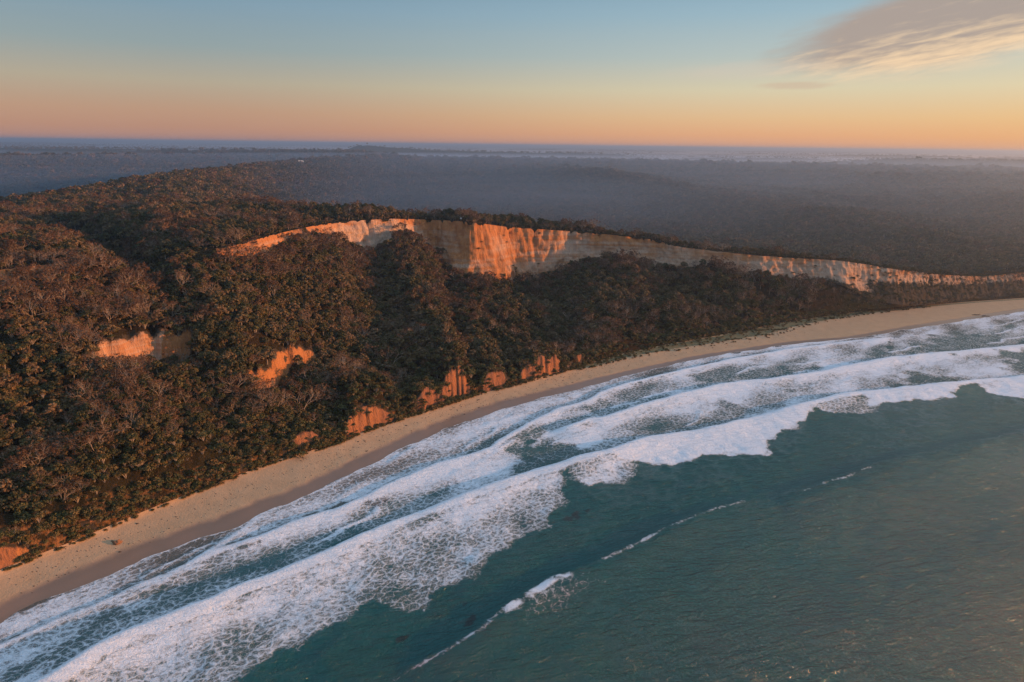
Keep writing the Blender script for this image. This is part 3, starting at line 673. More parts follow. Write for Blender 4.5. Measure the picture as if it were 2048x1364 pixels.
# unbroken swell crests: a torn lip of white
def lip(line, a0, a1, dl, al, width, amp):
    e = sstep(a0, a0+6, al)*sstep(a1, a1-6, al)
    return amp*e*sstep(-0.9, -0.1, dl)*sstep(width*2, width*0.6, dl)*(0.75+0.9*fbm(SX, SY, 6, 3))
foam = np.maximum(foam, lip(LE, 36, 62, dE, aE, 1.3, 1.05))
foam = np.maximum(foam, lip(LE, 3, 42, dE, aE, 0.5, .42))
foam = np.maximum(foam, lip(LE, 66, 128, dE, aE, 0.5, .46))
foam = np.maximum(foam, lip(LF, 22, 62, dF, aF, 0.5, .42))
foam = np.maximum(foam, 0.30*np.exp(-((aE-52)/13)**2)*sstep(0, 1.5, dE)*sstep(16, 3, dE))
milky = np.where(shore < 80, 0.55*sstep(320, 420, SX+0.3*SY)*sstep(60, 5, shore), 0)
foam = np.clip(foam, 0, 1)
shallow = sstep(26, 2, shore)
mid = sstep(75, 15, shore)
kelp = np.zeros_like(SX)
for kx, ky, ra, rb, an in KELP:
    c_, s__ = math.cos(an), math.sin(an); ax = ((SX-kx)*c_+(SY-ky)*s__)/ra; ay = (-(SX-kx)*s__+(SY-ky)*c_)/rb
    kelp = np.maximum(kelp, np.exp(-(ax**2+ay**2))*(0.75+2.2*fbm(SX, SY, 3.0, 4)))
sidx = np.arange(SX.size).reshape(SX.shape)
f = np.stack([sidx[:-1, :-1].ravel(), sidx[1:, :-1].ravel(), sidx[1:, 1:].ravel(), sidx[:-1, 1:].ravel()], 1)
shs = np.where((SX > 420), -1, shore)
keepf = (np.maximum.reduce([shore[:-1, :-1], shore[1:, :-1], shore[1:, 1:], shore[:-1, 1:]]).ravel() > -8)
cx_ = SX[:-1, :-1].ravel(); cy_ = SY[:-1, :-1].ravel()
keepf &= ~((cx_ > 415) & (cy_ > 470+(cx_-415)*0.27)) & ~((cx_ < -140) & (cy_ > 60)) & ~(cx_ < -700)
f = f[keepf]; used = np.unique(f); rm = np.full(SX.size, -1); rm[used] = np.arange(len(used))
m, t, b = new_mat('sea_water')
P = t.new('ShaderNodeNewGeometry').outputs['Position']
fo, shl, mdl, kp = t.attr('foam'), t.attr('shallow'), t.attr('middle'), t.attr('weed')
# lace of foam: cell walls of a warped cellular pattern, two sizes
wv_ = t.new('ShaderNodeTexNoise'); t.link(P, wv_.inputs['Vector']); wv_.inputs['Scale'].default_value = 0.55; wv_.inputs['Detail'].default_value = 3
Pw = t.vmath('ADD', P, t.scale(t.vmath('SUBTRACT', wv_.outputs['Color'], (0.5, 0.5, 0.5)), (2.2, 2.2, 0)))
# run of the shore in the near part: cells drawn out along the wave
rot = t.new('ShaderNodeVectorRotate'); rot.rotation_type = 'Z_AXIS'; rot.inputs['Angle'].default_value = -R(42); t.link(Pw, rot.inputs['Vector'])
def cells(sc, stretch=0.62):
    v = t.new('ShaderNodeTexVoronoi'); v.feature = 'DISTANCE_TO_EDGE'; v.voronoi_dimensions = '2D'; v.inputs['Scale'].default_value = sc
    t.link(t.scale(rot.outputs[0], (stretch, 1, 1)), v.inputs['Vector']); return v.outputs['Distance']
e1, e2 = cells(0.62), cells(1.5, 0.75)
nn = t.noise(P, 0.9, 5, 0.65); nbig = t.noise(P, 0.16, 3, 0.6)
den = t.math('ADD', fo, t.math('ADD', t.math('MULTIPLY', t.math('SUBTRACT', nn, 0.5), 0.65), t.math('MULTIPLY', t.math('SUBTRACT', nbig, 0.5), 0.45)))
cov = t.math('MULTIPLY', fo, 6.0, clamp=True)
wall1 = t.math('SUBTRACT', t.math('MULTIPLY', den, 0.62), t.math('MULTIPLY', e1, 1.0))
wall2 = t.math('SUBTRACT', t.math('MULTIPLY', den, 0.46), t.math('MULTIPLY', e2, 1.0))
e3 = cells(3.1, 0.8)
wall3 = t.math('SUBTRACT', t.math('MULTIPLY', den, 0.40), e3)
fm = t.math('MAXIMUM', t.math('MULTIPLY', t.smooth(wall1, 0.02, 0.30), 0.8), t.math('MULTIPLY', t.smooth(wall2, 0.03, 0.24), 0.7))
fm = t.math('MAXIMUM', fm, t.math('MULTIPLY', t.smooth(wall3, 0.04, 0.24), 0.6))
nA = t.noise(t.scale(rot.outputs[0], (0.6, 1, 1)), 0.62, 7, 0.74, 0.9)
nB = t.noise(t.scale(rot.outputs[0], (0.5, 1, 1)), 2.4, 5, 0.7, 0.6)
mod_ = t.math('ADD', t.math('MULTIPLY', nA, 0.7), t.math('MULTIPLY', nB, 0.3))
blot = t.smooth(t.math('ADD', mod_, t.math('MULTIPLY', t.math('SUBTRACT', den, 0.5), 0.55)), 0.475, 0.60)
eat = t.smooth(t.math('ADD', mod_, t.math('MULTIPLY', t.math('SUBTRACT', den, 0.5), 0.5)), 0.27, 0.41)
fm = t.math('MAXIMUM', t.math('MULTIPLY', fm, eat), t.math('MULTIPLY', blot, 0.95))
fm = t.math('MAXIMUM', fm, t.smooth(den, 0.78, 1.25))
fm = t.math('MULTIPLY', fm, t.math('MULTIPLY', cov, t.math('ADD', 0.72, t.math('MULTIPLY', t.noise(P, 2.6, 4, 0.7), 0.5)), clamp=True))
milk = t.math('MULTIPLY', t.smooth(fo, 0.12, 0.8), t.math('ADD', 0.20, t.math('MULTIPLY', shl, 0.34)))
deep = t.mix(t.noise(P, 0.02, 3, 0.5), (0.001, 0.064, 0.063, 1), (0.002, 0.096, 0.092, 1))
cc = t.mix(mdl, deep, (0.022, 0.125, 0.125, 1))
cc = t.mix(t.math('MULTIPLY', shl, 0.85), cc, (0.130, 0.105, 0.082, 1))
cc = t.mix(t.math('MULTIPLY', t.smooth(kp, 0.3, 0.9), 0.8), cc, (0.012, 0.018, 0.020, 1))
cc = t.mix(milk, cc, (0.38, 0.46, 0.47, 1))
cc = t.mix(fm, cc, (0.84, 0.88, 0.92, 1))
t.link(cc, b.inputs['Base Color'])
t.link(t.math('ADD', 0.13, t.math('MULTIPLY', fm, 0.75)), b.inputs['Roughness']); b.inputs['IOR'].default_value = 1.33
b.inputs['Specular IOR Level'].default_value = 0.7
r1 = t.noise(t.scale(P, (1, 1, 0.2)), 1.1, 6, 0.7, 0.6)
r2n = t.new('ShaderNodeVectorRotate'); r2n.rotation_type = 'Z_AXIS'; r2n.inputs['Angle'].default_value = -R(15); t.link(P, r2n.inputs['Vector'])
r2 = t.noise(t.scale(r2n.outputs[0], (0.22, 0.7, 0.2)), 0.8, 4, 0.6, 0.8)
bp = t.new('ShaderNodeBump'); bp.inputs['Strength'].default_value = 1.0; bp.inputs['Distance'].default_value = 0.8
t.link(t.math('ADD', t.math('ADD', t.math('MULTIPLY', r1, 0.8), t.math('MULTIPLY', r2, 1.5)), t.math('MULTIPLY', fm, 0.5)), bp.inputs['Height'])
t.link(bp.outputs[0], b.inputs['Normal'])
sea = mesh_obj('sea', np.stack([SX.ravel()[used], SY.ravel()[used], SZ.ravel()[used]], 1), rm[f], m, smooth=True)
for k, arr in dict(foam=foam, shallow=shallow, middle=mid, weed=kelp).items(): add_attr(sea.data, k, arr.ravel()[used])
tag(sea, 'teal sea with lines of white surf running along the beach', None, None, 'structure')

# ------------------------------------------------------------------ trees
def leaf_material(name, c0, c1, c2, patch=0.55):
    m, t, b = new_mat(name)
    P = t.new('ShaderNodeNewGeometry').outputs['Position']; oi = t.new('ShaderNodeObjectInfo').outputs['Random']
    tint = t.attr('tint')
    n = t.noise(P, 0.022, 3, 0.55)
    v = t.math('ADD', t.math('MULTIPLY', oi, 0.75), t.math('MULTIPLY', t.math('SUBTRACT', n, 0.36), patch*1.9))
    c = t.ramp(v, [(0.0, c0), (0.5, c1), (1.0, c2)])
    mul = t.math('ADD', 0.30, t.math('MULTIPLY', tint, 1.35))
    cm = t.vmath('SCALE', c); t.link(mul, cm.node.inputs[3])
    t.link(cm, b.inputs['Base Color']); b.inputs['Roughness'].default_value = 0.75; b.inputs['Specular IOR Level'].default_value = 0.12
    return m
def bark_material(name, a, b_):
    m, t, b = new_mat(name)
    P = t.new('ShaderNodeNewGeometry').outputs['Position']
    t.link(t.mix(t.noise(P, 1.5, 3), (*a, 1), (*b_, 1)), b.inputs['Base Color']); b.inputs['Roughness'].default_value = 0.9
    return m
M_LEAF = leaf_material('olive_foliage', (0.026, 0.036, 0.013), (0.086, 0.070, 0.028), (0.18, 0.115, 0.060))
M_RUST = leaf_material('rusty_foliage', (0.070, 0.038, 0.020), (0.115, 0.060, 0.031), (0.17, 0.100, 0.058))
M_SHRUB = leaf_material('shrub_foliage', (0.050, 0.052, 0.018), (0.085, 0.075, 0.028), (0.15, 0.085, 0.035))
M_BARK = bark_material('grey_bark', (0.20, 0.16, 0.12), (0.36, 0.30, 0.24))
M_DEAD = bark_material('bleached_wood', (0.20, 0.145, 0.10), (0.38, 0.29, 0.21))
class Acc:
    def __init__(s): s.v = []; s.f = []; s.t = []; s.n = 0
    def add(s, v, f, t):
        s.v.append(v); s.f.append(np.asarray(f)+s.n); s.t.append(np.full(len(v), t) if np.isscalar(t) else t); s.n += len(v)
    def build(s, name, mat, link=False):
        o = mesh_obj(name, np.concatenate(s.v), np.concatenate(s.f), mat, link=link)
        add_attr(o.data, 'tint', np.concatenate(s.t)); return o
def tube(acc, p0, p1, r0, r1, n=4):
    p0 = np.array(p0); p1 = np.array(p1); d = p1-p0; d = d/np.linalg.norm(d)
    a = np.cross(d, [0.3, 0.9, 0.31]); a /= np.linalg.norm(a); b_ = np.cross(d, a)
    an = np.arange(n)*2*np.pi/n; c = np.outer(np.cos(an), a)+np.outer(np.sin(an), b_)
    v = np.concatenate([p0+c*r0, p1+c*r1]); f = [(i, (i+1) % n, n+(i+1) % n, n+i) for i in range(n)]
    acc.add(v, f, 0.5)
def leaves(acc, rs, centre, rad, squash, n, size, tint):
    d = rs.normal(size=(n, 3)); d[:, 2] = np.abs(d[:, 2])*1.0-0.25; d /= np.linalg.norm(d, axis=1)[:, None]
    p = centre+d*rad*rs.uniform(0.72, 1.05, (n, 1))*np.array([1, 1, squash])
    nn_ = d+rs.normal(size=(n, 3))*0.42; nn_ /= np.linalg.norm(nn_, axis=1)[:, None]
    a = np.cross(nn_, rs.normal(size=(n, 3))); a /= np.linalg.norm(a, axis=1)[:, None]; b_ = np.cross(nn_, a)
    sz = size*rs.uniform(0.6, 1.25, (n, 1))
    v = np.stack([p-a*sz-b_*sz*.6, p+a*sz-b_*sz*.6, p+a*sz*.8+b_*sz*.6, p-a*sz*.8+b_*sz*.6], 1).reshape(-1, 3)
    f = np.arange(4*n).reshape(n, 4)
    tt_ = np.clip(tint+rs.normal(size=n)*0.12, 0, 1); acc.add(v, f, np.repeat(tt_, 4))
def make_gum(seed, spread=2.7, hgt=5.6, puffs=17, per=46, leaf=0.27, flat=0.55):
    rs = np.random.RandomState(seed); tr, cr_ = Acc(), Acc()
    base = np.zeros(3); top = np.array([rs.uniform(-.5, .5), rs.uniform(-.5, .5), hgt*0.45])
    tube(tr, base+[0, 0, -1.5], top, 0.24, 0.16, 5)
    for i in range(puffs):
        a = i*2.399+rs.uniform(-.4, .4); r = spread*math.sqrt((i+0.3)/puffs)*rs.uniform(.8, 1.1)
        z = hgt*(0.93-flat*(r/spread)**2*0.75)+rs.uniform(-.35, .35)
        c = np.array([math.cos(a)*r, math.sin(a)*r, z]); pr = rs.uniform(0.62, 1.0)*spread/2.7
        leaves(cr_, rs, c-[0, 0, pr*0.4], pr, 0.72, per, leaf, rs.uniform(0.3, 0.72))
        if i % 2 == 0: 
            mid = top*0.5+c*0.5+[0, 0, -.5]; tube(tr, top, mid, 0.12, 0.09); tube(tr, mid, c-[0, 0, pr*.5], 0.09, 0.05)
    for i in range(6):
        a = rs.uniform(0, 6.28); r = spread*rs.uniform(.3, .8); c = np.array([math.cos(a)*r, math.sin(a)*r, hgt*rs.uniform(.38, .55)])
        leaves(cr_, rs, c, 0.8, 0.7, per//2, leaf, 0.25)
    return tr, cr_
def make_bare(seed, hgt=6.2, leafy=0.0, depth=5):
    rs = np.random.RandomState(seed); tr, cr_ = Acc(), Acc()
    def grow(p, d, l, r, k):
        q = p+d*l; 
        m_ = p+d*l*0.5+rs.normal(size=3)*l*0.07
        nn_ = 4 if k > 2 else 3
        tube(tr, p, m_, r, r*0.85, nn_); tube(tr, m_, q, r*0.85, r*0.7, nn_)
        if k <= 1:
            n = 5; dirs = d+rs.normal(size=(n, 3))*0.55; dirs[:, 2] += 0.15
            for e in dirs:
                e /= np.linalg.norm(e); a = np.cross(e, rs.normal(size=3)); a /= np.linalg.norm(a); w_ = 0.035; ll = rs.uniform(.4, .85)
                v = np.array([q-a*w_, q+a*w_, q+e*ll+a*w_*.5, q+e*ll-a*w_*.5]); cr_.add(v, [(0, 1, 2, 3)], rs.uniform(.2, .9))
            if leafy > 0: leaves(cr_, rs, q+d*0.2, 0.42, 0.7, int(10*leafy), 0.15, rs.uniform(.25, .8))
            return
        nb_ = 3 if k > 3 else rs.randint(2, 4)
        for i in range(nb_):
            e = d+rs.normal(size=3)*0.52; e[2] = max(e[2], -0.05)+0.12; e /= np.linalg.norm(e)
            grow(q, e, l*rs.uniform(.62, .86), r*0.64, k-1)
    b0 = np.array([0, 0, -1.2])
    for s in range(2):
        d = np.array([rs.uniform(-.35, .35), rs.uniform(-.35, .35), 1.0]); d /= np.linalg.norm(d)
        grow(b0, d, hgt*0.36+1.0, 0.17, depth)
    return tr, cr_
def make_shrub(seed, spread=1.1, hgt=1.3, puffs=7, per=34):
    rs = np.random.RandomState(seed); tr, cr_ = Acc(), Acc()
    for i in range(puffs):
        a = i*2.4+rs.uniform(-.4, .4); r = spread*0.8*math.sqrt((i+.2)/puffs); c = np.array([math.cos(a)*r, math.sin(a)*r, hgt*(0.62-.35*(r/spread)**2)])
        leaves(cr_, rs, c, rs.uniform(.38, .6), 0.85, per, 0.15, rs.uniform(.25, .8)); tube(tr, (0, 0, -.6), c, 0.05, 0.03, 3)
    return tr, cr_
SRC = {}   # kind -> list of (trunk mesh, crown mesh)
def source(kind, makers, mat_leaf, mat_bark):
    SRC[kind] = []
    for tr, cr_ in makers:
        SRC[kind].append((tr.build('trunk', mat_bark).data, cr_.build('crown', mat_leaf).data, tr, cr_))
source('gum', [make_gum(1), make_gum(2, 2.4, 6.2, 15), make_gum(3, 3.1, 5.4, 20), make_gum(4, 2.2, 5.0, 13)], M_LEAF, M_BARK)
source('rusty', [make_gum(11, 2.4, 5.6, 15, 30, 0.20), make_bare(12, 5.8, 1.5), make_gum(13, 2.0, 5.0, 12, 26, 0.2)], M_RUST, M_DEAD)
source('bare', [make_bare(21, 6.0, 0.35), make_bare(22, 5.4, 0.6), make_bare(23, 6.8, 0.2)], M_RUST, M_DEAD)
source('shrub', [make_shrub(31), make_shrub(32, 1.4, 1.2), make_shrub(33, 0.9, 1.5)], M_SHRUB, M_BARK)
# joined one-mesh versions for the wood that nobody could count
wood = bpy.data.collections.new('wood_sources')
ORDER = []
def joined(name, tr, cr_, ml, mb):
    v = np.concatenate(tr.v+cr_.v); f = np.concatenate([np.concatenate(tr.f), np.concatenate(cr_.f)+tr.n])
    o = mesh_obj(name, v, f, [mb, ml], link=False); add_attr(o.data, 'tint', np.concatenate(tr.t+cr_.t))
    nf = sum(len(x) for x in tr.f); mi = np.ones(len(f), np.int32); mi[:nf] = 0; o.data.polygons.foreach_set('material_index', mi)
    wood.objects.link(o); ORDER.append(name)
MATS = dict(gum=(M_LEAF, M_BARK), rusty=(M_RUST, M_DEAD), bare=(M_RUST, M_DEAD), shrub=(M_SHRUB, M_BARK))
KSTART = {}
for ki, kind in enumerate(('gum', 'rusty', 'bare', 'shrub')):
    KSTART[kind] = len(ORDER)
    for j, (a, b_, tr, cr_) in enumerate(SRC[kind]): joined('wood_%02d' % len(ORDER), tr, cr_, *MATS[kind])
# light versions for the far valley: fewer, larger leaf clumps
KSTART['far'] = len(ORDER)
for j in range(3): joined('wood_%02d' % len(ORDER), *make_gum(41+j, 3.0, 5.6, 9, 12, 0.55), M_LEAF, M_BARK)
KSTART['farrust'] = len(ORDER)
for j in range(2): joined('wood_%02d' % len(ORDER), *make_gum(51+j, 2.8, 5.6, 9, 12, 0.5), M_RUST, M_BARK)

# where they stand
px_, py_, pf_ = project(X, Y, Z+3)
cellA = np.abs((X[1:, :-1]-X[:-1, :-1])*(Y[:-1, 1:]-Y[:-1, :-1])-(X[:-1, 1:]-X[:-1, :-1])*(Y[1:, :-1]-Y[:-1, :-1]))
cz = zone[:-1, :-1]
rr_ = np.hypot(X, Y)[:-1, :-1]
vis = (px_[:-1, :-1] > -260) & (px_[:-1, :-1] < 2308) & (py_[:-1, :-1] < 1560) & (pf_[:-1, :-1] > 20) & (py_[:-1, :-1] > 200)
rk = fr
space = np.interp(rr_, [150, 350, 500, 900, 1800, 2600, 4200], [1.9, 2.15, 2.85, 4.3, 5.8, 7.6, 11.0])
lam = cellA/space**2*((cz == 1) | (cz == 3))*(rk < 0.45)*vis*(rr_ < 3600)
lam[:, i2-1:i3] = 0
dU3 = np.sqrt((X[1:, :-1]-X[:-1, :-1])**2+(Y[1:, :-1]-Y[:-1, :-1])**2); dV3 = np.sqrt((X[:-1, 1:]-X[:-1, :-1])**2+(Y[:-1, 1:]-Y[:-1, :-1])**2+(Z[:-1, 1:]-Z[:-1, :-1])**2)
ov_ = over[:-1, :-1]+0.35*fbm(X[:-1, :-1], Y[:-1, :-1]+Z[:-1, :-1], 9, 3)
lam = np.where(cz == 2, dU3*dV3/2.2**2*vis*(sstep(0.45, 0.75, ov_)*np.where(KF[:-1, :-1] > 22.8, 0.45, 1)+0.02), lam)
lam = np.where((cz == 1) & (KF[:-1, :-1] > 22.3), lam*1.6, lam)
for lp_, dp_, rn_, fw_ in SLIPS:
    d_, s_s, a_, L_ = seg_dist(X[:-1, :-1], Y[:-1, :-1], lp_)
    lam = np.where((s_s > 0) & (d_ < fw_+1.8) & (a_ > 0.08*L_) & (a_ < 0.92*L_), 0, lam)
vcell = np.arange(NV-1)[None, :]
dtoe = np.zeros_like(X); dtoe[:, i1:i2] = dist; dtoe = dtoe[:-1, :-1]
dcr = np.zeros_like(X); dcr[:, i3:] = v_in[None, :]; dcr[:, :i3] = 99; dcr = dcr[:-1, :-1]
KC = KF[:-1, :-1]
lam = np.where((cz == 1) & (dtoe < 7) & (KC < 19.5), lam*0.15, lam)
lam = np.where((cz == 3) & (dcr < np.interp(KC, [0, 10, 13, 22, 26], [0.8, 1, 1.2, 2.0, 3])), 0, lam)
lam = np.where((cz == 3) & (dune[:-1, :-1] > 0.35), 0, lam)
cnt = rng.poisson(np.minimum(lam, 50))
ii, jj = np.nonzero(cnt); rep = cnt[ii, jj]; ii = np.repeat(ii, rep); jj = np.repeat(jj, rep)
# far cells hold several trees each: spread them inside the cell
def bilin(A, a, b_):
    return (A[ii, jj]*(1-a)+A[ii+1, jj]*a)*(1-b_)+(A[ii, jj+1]*(1-a)+A[ii+1, jj+1]*a)*b_
ra, rb = rng.random(len(ii)), rng.random(len(ii))
tx, ty, tz = bilin(X, ra, rb), bilin(Y, ra, rb), bilin(Z, ra, rb)
tr_ = np.hypot(tx, ty); tk = KF[ii, jj]; tzn = cz[ii, jj]; tdt = dtoe[ii, jj]; tdc = dcr[ii, jj]
n_ = len(tx); U1 = rng.random(n_)
base_s = 0.95+0.35*fbm(tx, ty, 30, 3)+rng.normal(size=n_)*0.26
base_s = np.clip(base_s, 0.5, 1.7)*np.interp(tr_, [150, 300, 500, 1000, 2000, 3600], [0.60, 0.65, 0.76, 1.05, 1.45, 2.1])
big = (rng.random(n_) < 0.05)*(tr_ > 1500); base_s = base_s*(1+0.5*big)
# low on the slope and along the lip the scrub is small
base_s = np.where((tzn == 1) & (tdt < 16), base_s*np.clip(0.45+tdt/30, 0, 1), base_s)
base_s = np.where((tzn == 1) & (tk > 21.6), base_s*0.5, base_s)
base_s = np.where((tzn == 3) & (tdc < 22), base_s*(0.80+0.009*tdc)*np.interp(tk, [11, 18, 22], [1.0, .8, 0.55]), base_s)
pb = 0.01+0.22*sstep(0.25, 0.6, fbm(tx+500, ty, 45, 3))                       # bare wood
dA_ = ((tx+128)/34)**2+((ty-228)/20)**2
pb = pb+0.75*np.exp(-(((tx+140)/22)**2+((ty-222)/14)**2))+0.22*np.exp(-((tdt-24)/9)**2)*(tzn == 1)*(tk < 11)
pb = pb+0.25*np.exp(-((tdt-22)/12)**2)*(tzn == 1)*(tk > 15)
pr = 0.06+0.28*sstep(0.1, 0.5, fbm(tx, ty-700, 60, 3))+0.35*sstep(0.72, 0.9, tt[0][np.clip(jj-i1, 0, n_slope)])*(tzn == 1)
psh = np.where((tzn == 1) & (tdt < 12), 0.75, 0.06)+(tzn == 2)*0.93+np.where((tzn == 3) & (tdc < 9), 0.4, 0)
farm = tr_ > 620
pb = np.where(tr_ > 480, pb*0.4, pb)
kind = np.where(U1 < psh, 3, np.where(U1 < psh+pb*0.8, 2, np.where(U1 < psh+pb*0.8+pr, 1, 0)))
kidx = np.zeros(n_, int); r3 = rng.integers(0, 1000, n_)
for q, nm in enumerate(('gum', 'rusty', 'bare', 'shrub')):
    kidx = np.where(kind == q, KSTART[nm]+r3 % len(SRC[nm]), kidx)
kidx = np.where(farm, np.where(kind == 0, KSTART['far']+r3 % 3, np.where(r3 % 10 < 5, KSTART['farrust']+r3 % 2, KSTART['far']+r3 % 3)), kidx)
base_s = np.where((kind == 3) & ~farm, base_s*1.5, base_s)
base_s = np.where(tzn == 2, np.minimum(base_s, 1.5)*0.75, base_s)
# wooded rises of the far plain
nf = 16000
fx_ = rng.uniform(-1, 1, nf)*0.86; fd = 3000*np.exp(rng.random(nf)*1.35)
fX, fY = fd*fx_, fd
# understorey: shrubs under and between the near trees
us = 14000
sel = rng.choice(np.nonzero((tr_ < 430) & (tzn == 1))[0], us)
ux, uy = tx[sel]+rng.normal(size=us)*1.6, ty[sel]+rng.normal(size=us)*1.6
uz = tz[sel]
# scrub along the toe and on the dune
ex = []
for _ in range(4200):
    k_ = rng.integers(0, NU-1)
    if not (4 < KU[k_] < 24): continue
    if KU[k_] > 15.3 and rng.random() < 0.5: o_ = -rng.random()**1.6*gw[k_, 0]*1.1
    else: o_ = rng.random()**1.5*7-0.7
    if o_ < 0:
        x_, y_ = TX[k_]+NX[k_]*o_, TY[k_]+NY[k_]*o_; q_ = np.interp(o_, v_sea, Z[k_, i0:i1])
        s__ = rng.uniform(.3, .75)
    else:
        t_ = o_/Lsl[k_, 0]; f_ = np.interp(t_, ts, np.arange(n_slope+1)); a0_ = int(f_)
        if rock[k_, i1+a0_] > 0.3 and rng.random() < 0.72: continue
        x_, y_, q_ = X[k_, i1+a0_], Y[k_, i1+a0_], Z[k_, i1+a0_]; s__ = rng.uniform(.5, 1.3)
    ex.append((x_, y_, q_, s__))
ex = np.array(ex)

# the nearest ones as things of their own
spx, spy, spf = project(tx, ty, tz+3*base_s)
inside = (spx > 5) & (spx < 2043) & (spy > 5) & (spy < 1350) & (tzn == 1) & ~farm
size = np.where(inside, base_s/spf*np.array([2.6, 2.3, 2.3, 1.4])[kind], 0)
LAND = [('beside the pale bare slip on the left slope', (-120, 218), 22), ('beside the orange slip in the middle of the slope', (-84, 240), 19)]
def where(x, y, dt, k, t_):
    for txt, c, r in LAND:
        if math.hypot(x-c[0], y-c[1]) < r: return txt
    if dt < 14: return 'low on the bank just above the sand' if k < 9.5 else 'among the raw red banks above the beach'
    if t_ < 0.3: return ('at the foot of the slope at the left edge' if k < 5.2 else 'at the foot of the slope below the pale slip' if k < 7 else 'at the foot of the slope below the orange slip' if k < 9.5 else 'just behind the raw red banks')
    if t_ < 0.52: return ('halfway up the slope at the left edge' if k < 5.2 else 'between the pale slip and the beach scrub' if k < 7 else 'between the two slips' if k < 8 else 'on the slope right of the orange slip' if k < 11 else 'above the raw red banks')
    if t_ < 0.76: return ('high on the slope at the left edge' if k < 5.6 else 'directly above the pale slip' if k < 7.2 else 'above the orange slip' if k < 10 else 'on the spur under the pointed cliff cones')
    return ('along the crest at the far left' if k < 5.8 else 'beside the dark ravine near the crest' if k < 8 else 'right below the glowing orange scarp')
DESC = {0: ('gum_tree', 'tree', 'rounded olive green tree'), 1: ('rusty_tree', 'tree', 'rusty brown leaved tree'),
        2: ('bare_tree', 'bare tree', 'grey bare branched tree'), 3: ('shrub', 'shrub', 'low dense dark shrub')}
QUOTA = {0: 290, 1: 200, 2: 200, 3: 110}
taken = np.zeros(n_, bool)
kn = ['gum', 'rusty', 'bare', 'shrub']
for q in range(4):
    cand = np.nonzero((kind == q) & (size > 0))[0]; cand = cand[np.argsort(-size[cand])][:QUOTA[q]]
    med = np.median(base_s[cand])
    for c in cand:
        taken[c] = True
        nm, cat, ds = DESC[q]; var = r3[c] % len(SRC[kn[q]])
        tm, cm = SRC[kn[q]][var][:2]
        e = bpy.data.objects.new(nm, None); COL.objects.link(e)
        e.location = (tx[c], ty[c], tz[c]-0.15); e.rotation_euler = (0, 0, rng.uniform(0, 6.28)); s = base_s[c]; e.scale = (s, s, s*rng.uniform(.9, 1.15))
        wh = where(tx[c], ty[c], tdt[c], tk[c], tdt[c]/max(1, Lsl[ii[c], 0]))
        sz = 'tall' if s > med else 'small'
        if q == 3: sz = 'wide' if s > med else 'little'
        tag(e, '%s %s %s' % (sz, ds, wh), cat, '%s %ss %s' % (sz, ds, wh))
        for pn, me in (('trunk' if q != 3 else 'stems', tm), ('crown', cm)):
            o = bpy.data.objects.new(pn, me); COL.objects.link(o); o.parent = e
rest = ~taken
PXY = np.concatenate([np.stack([tx, ty, tz-0.15], 1)[rest], np.stack([ux, uy, uz-0.3], 1), ex[:, :3]])
PSC = np.concatenate([base_s[rest], rng.uniform(.8, 1.7, us), ex[:, 3]])
PKI = np.concatenate([kidx[rest], KSTART['shrub']+rng.integers(0, 3, us), KSTART['shrub']+rng.integers(0, 3, len(ex))])
# tree lines on the far plain
def zat(x, y): return np.maximum(valley(x, y), 0)
fz_ = zat(fX, fY)
ok = rng.random(nf) < sstep(34, 52, fz_)*0.9+0.02
PXY = np.concatenate([PXY, np.stack([fX, fY, fz_-1], 1)[ok]]); PSC = np.concatenate([PSC, rng.uniform(1.4, 2.3, ok.sum())]); PKI = np.concatenate([PKI, KSTART['far']+rng.integers(0, 3, ok.sum())])
print('trees', len(PXY), 'individual', int(taken.sum()))
fm_ = bpy.data.meshes.new('forest'); fm_.vertices.add(len(PXY)); fm_.vertices.foreach_set('co', PXY.astype(np.float32).ravel())
add_attr(fm_, 'size', PSC); add_attr(fm_, 'turn', rng.uniform(0, 6.28, len(PXY)))
ia = fm_.attributes.new('pick', 'INT', 'POINT'); ia.data.foreach_set('value', PKI.astype(np.int32))
forest = bpy.data.objects.new('forest', fm_); COL.objects.link(forest)
tag(forest, 'dense coastal forest of olive, rusty and bare trees over hills and valley', 'forest', None, 'stuff')
ng = bpy.data.node_groups.new('scatter', 'GeometryNodeTree')
ng.interface.new_socket('Geometry', in_out='INPUT', socket_type='NodeSocketGeometry'); ng.interface.new_socket('Geometry', in_out='OUTPUT', socket_type='NodeSocketGeometry')
gi, go_ = ng.nodes.new('NodeGroupInput'), ng.nodes.new('NodeGroupOutput')
ip = ng.nodes.new('GeometryNodeInstanceOnPoints'); ci = ng.nodes.new('GeometryNodeCollectionInfo')
ci.inputs['Collection'].default_value = wood; ci.inputs['Separate Children'].default_value = True; ci.inputs['Reset Children'].default_value = True
def named(nm, ty):
    n = ng.nodes.new('GeometryNodeInputNamedAttribute'); n.data_type = ty; n.inputs['Name'].default_value = nm; return n.outputs['Attribute']
cb = ng.nodes.new('ShaderNodeCombineXYZ'); ng.links.new(named('turn', 'FLOAT'), cb.inputs[2])
ng.links.new(gi.outputs[0], ip.inputs['Points']); ng.links.new(ci.outputs[0], ip.inputs['Instance']); ip.inputs['Pick Instance'].default_value = True
ng.links.new(named('pick', 'INT'), ip.inputs['Instance Index']); ng.links.new(cb.outputs[0], ip.inputs['Rotation']); ng.links.new(named('size', 'FLOAT'), ip.inputs['Scale'])
ng.links.new(ip.outputs[0], go_.inputs[0])
md = forest.modifiers.new('scatter', 'NODES'); md.node_group = ng

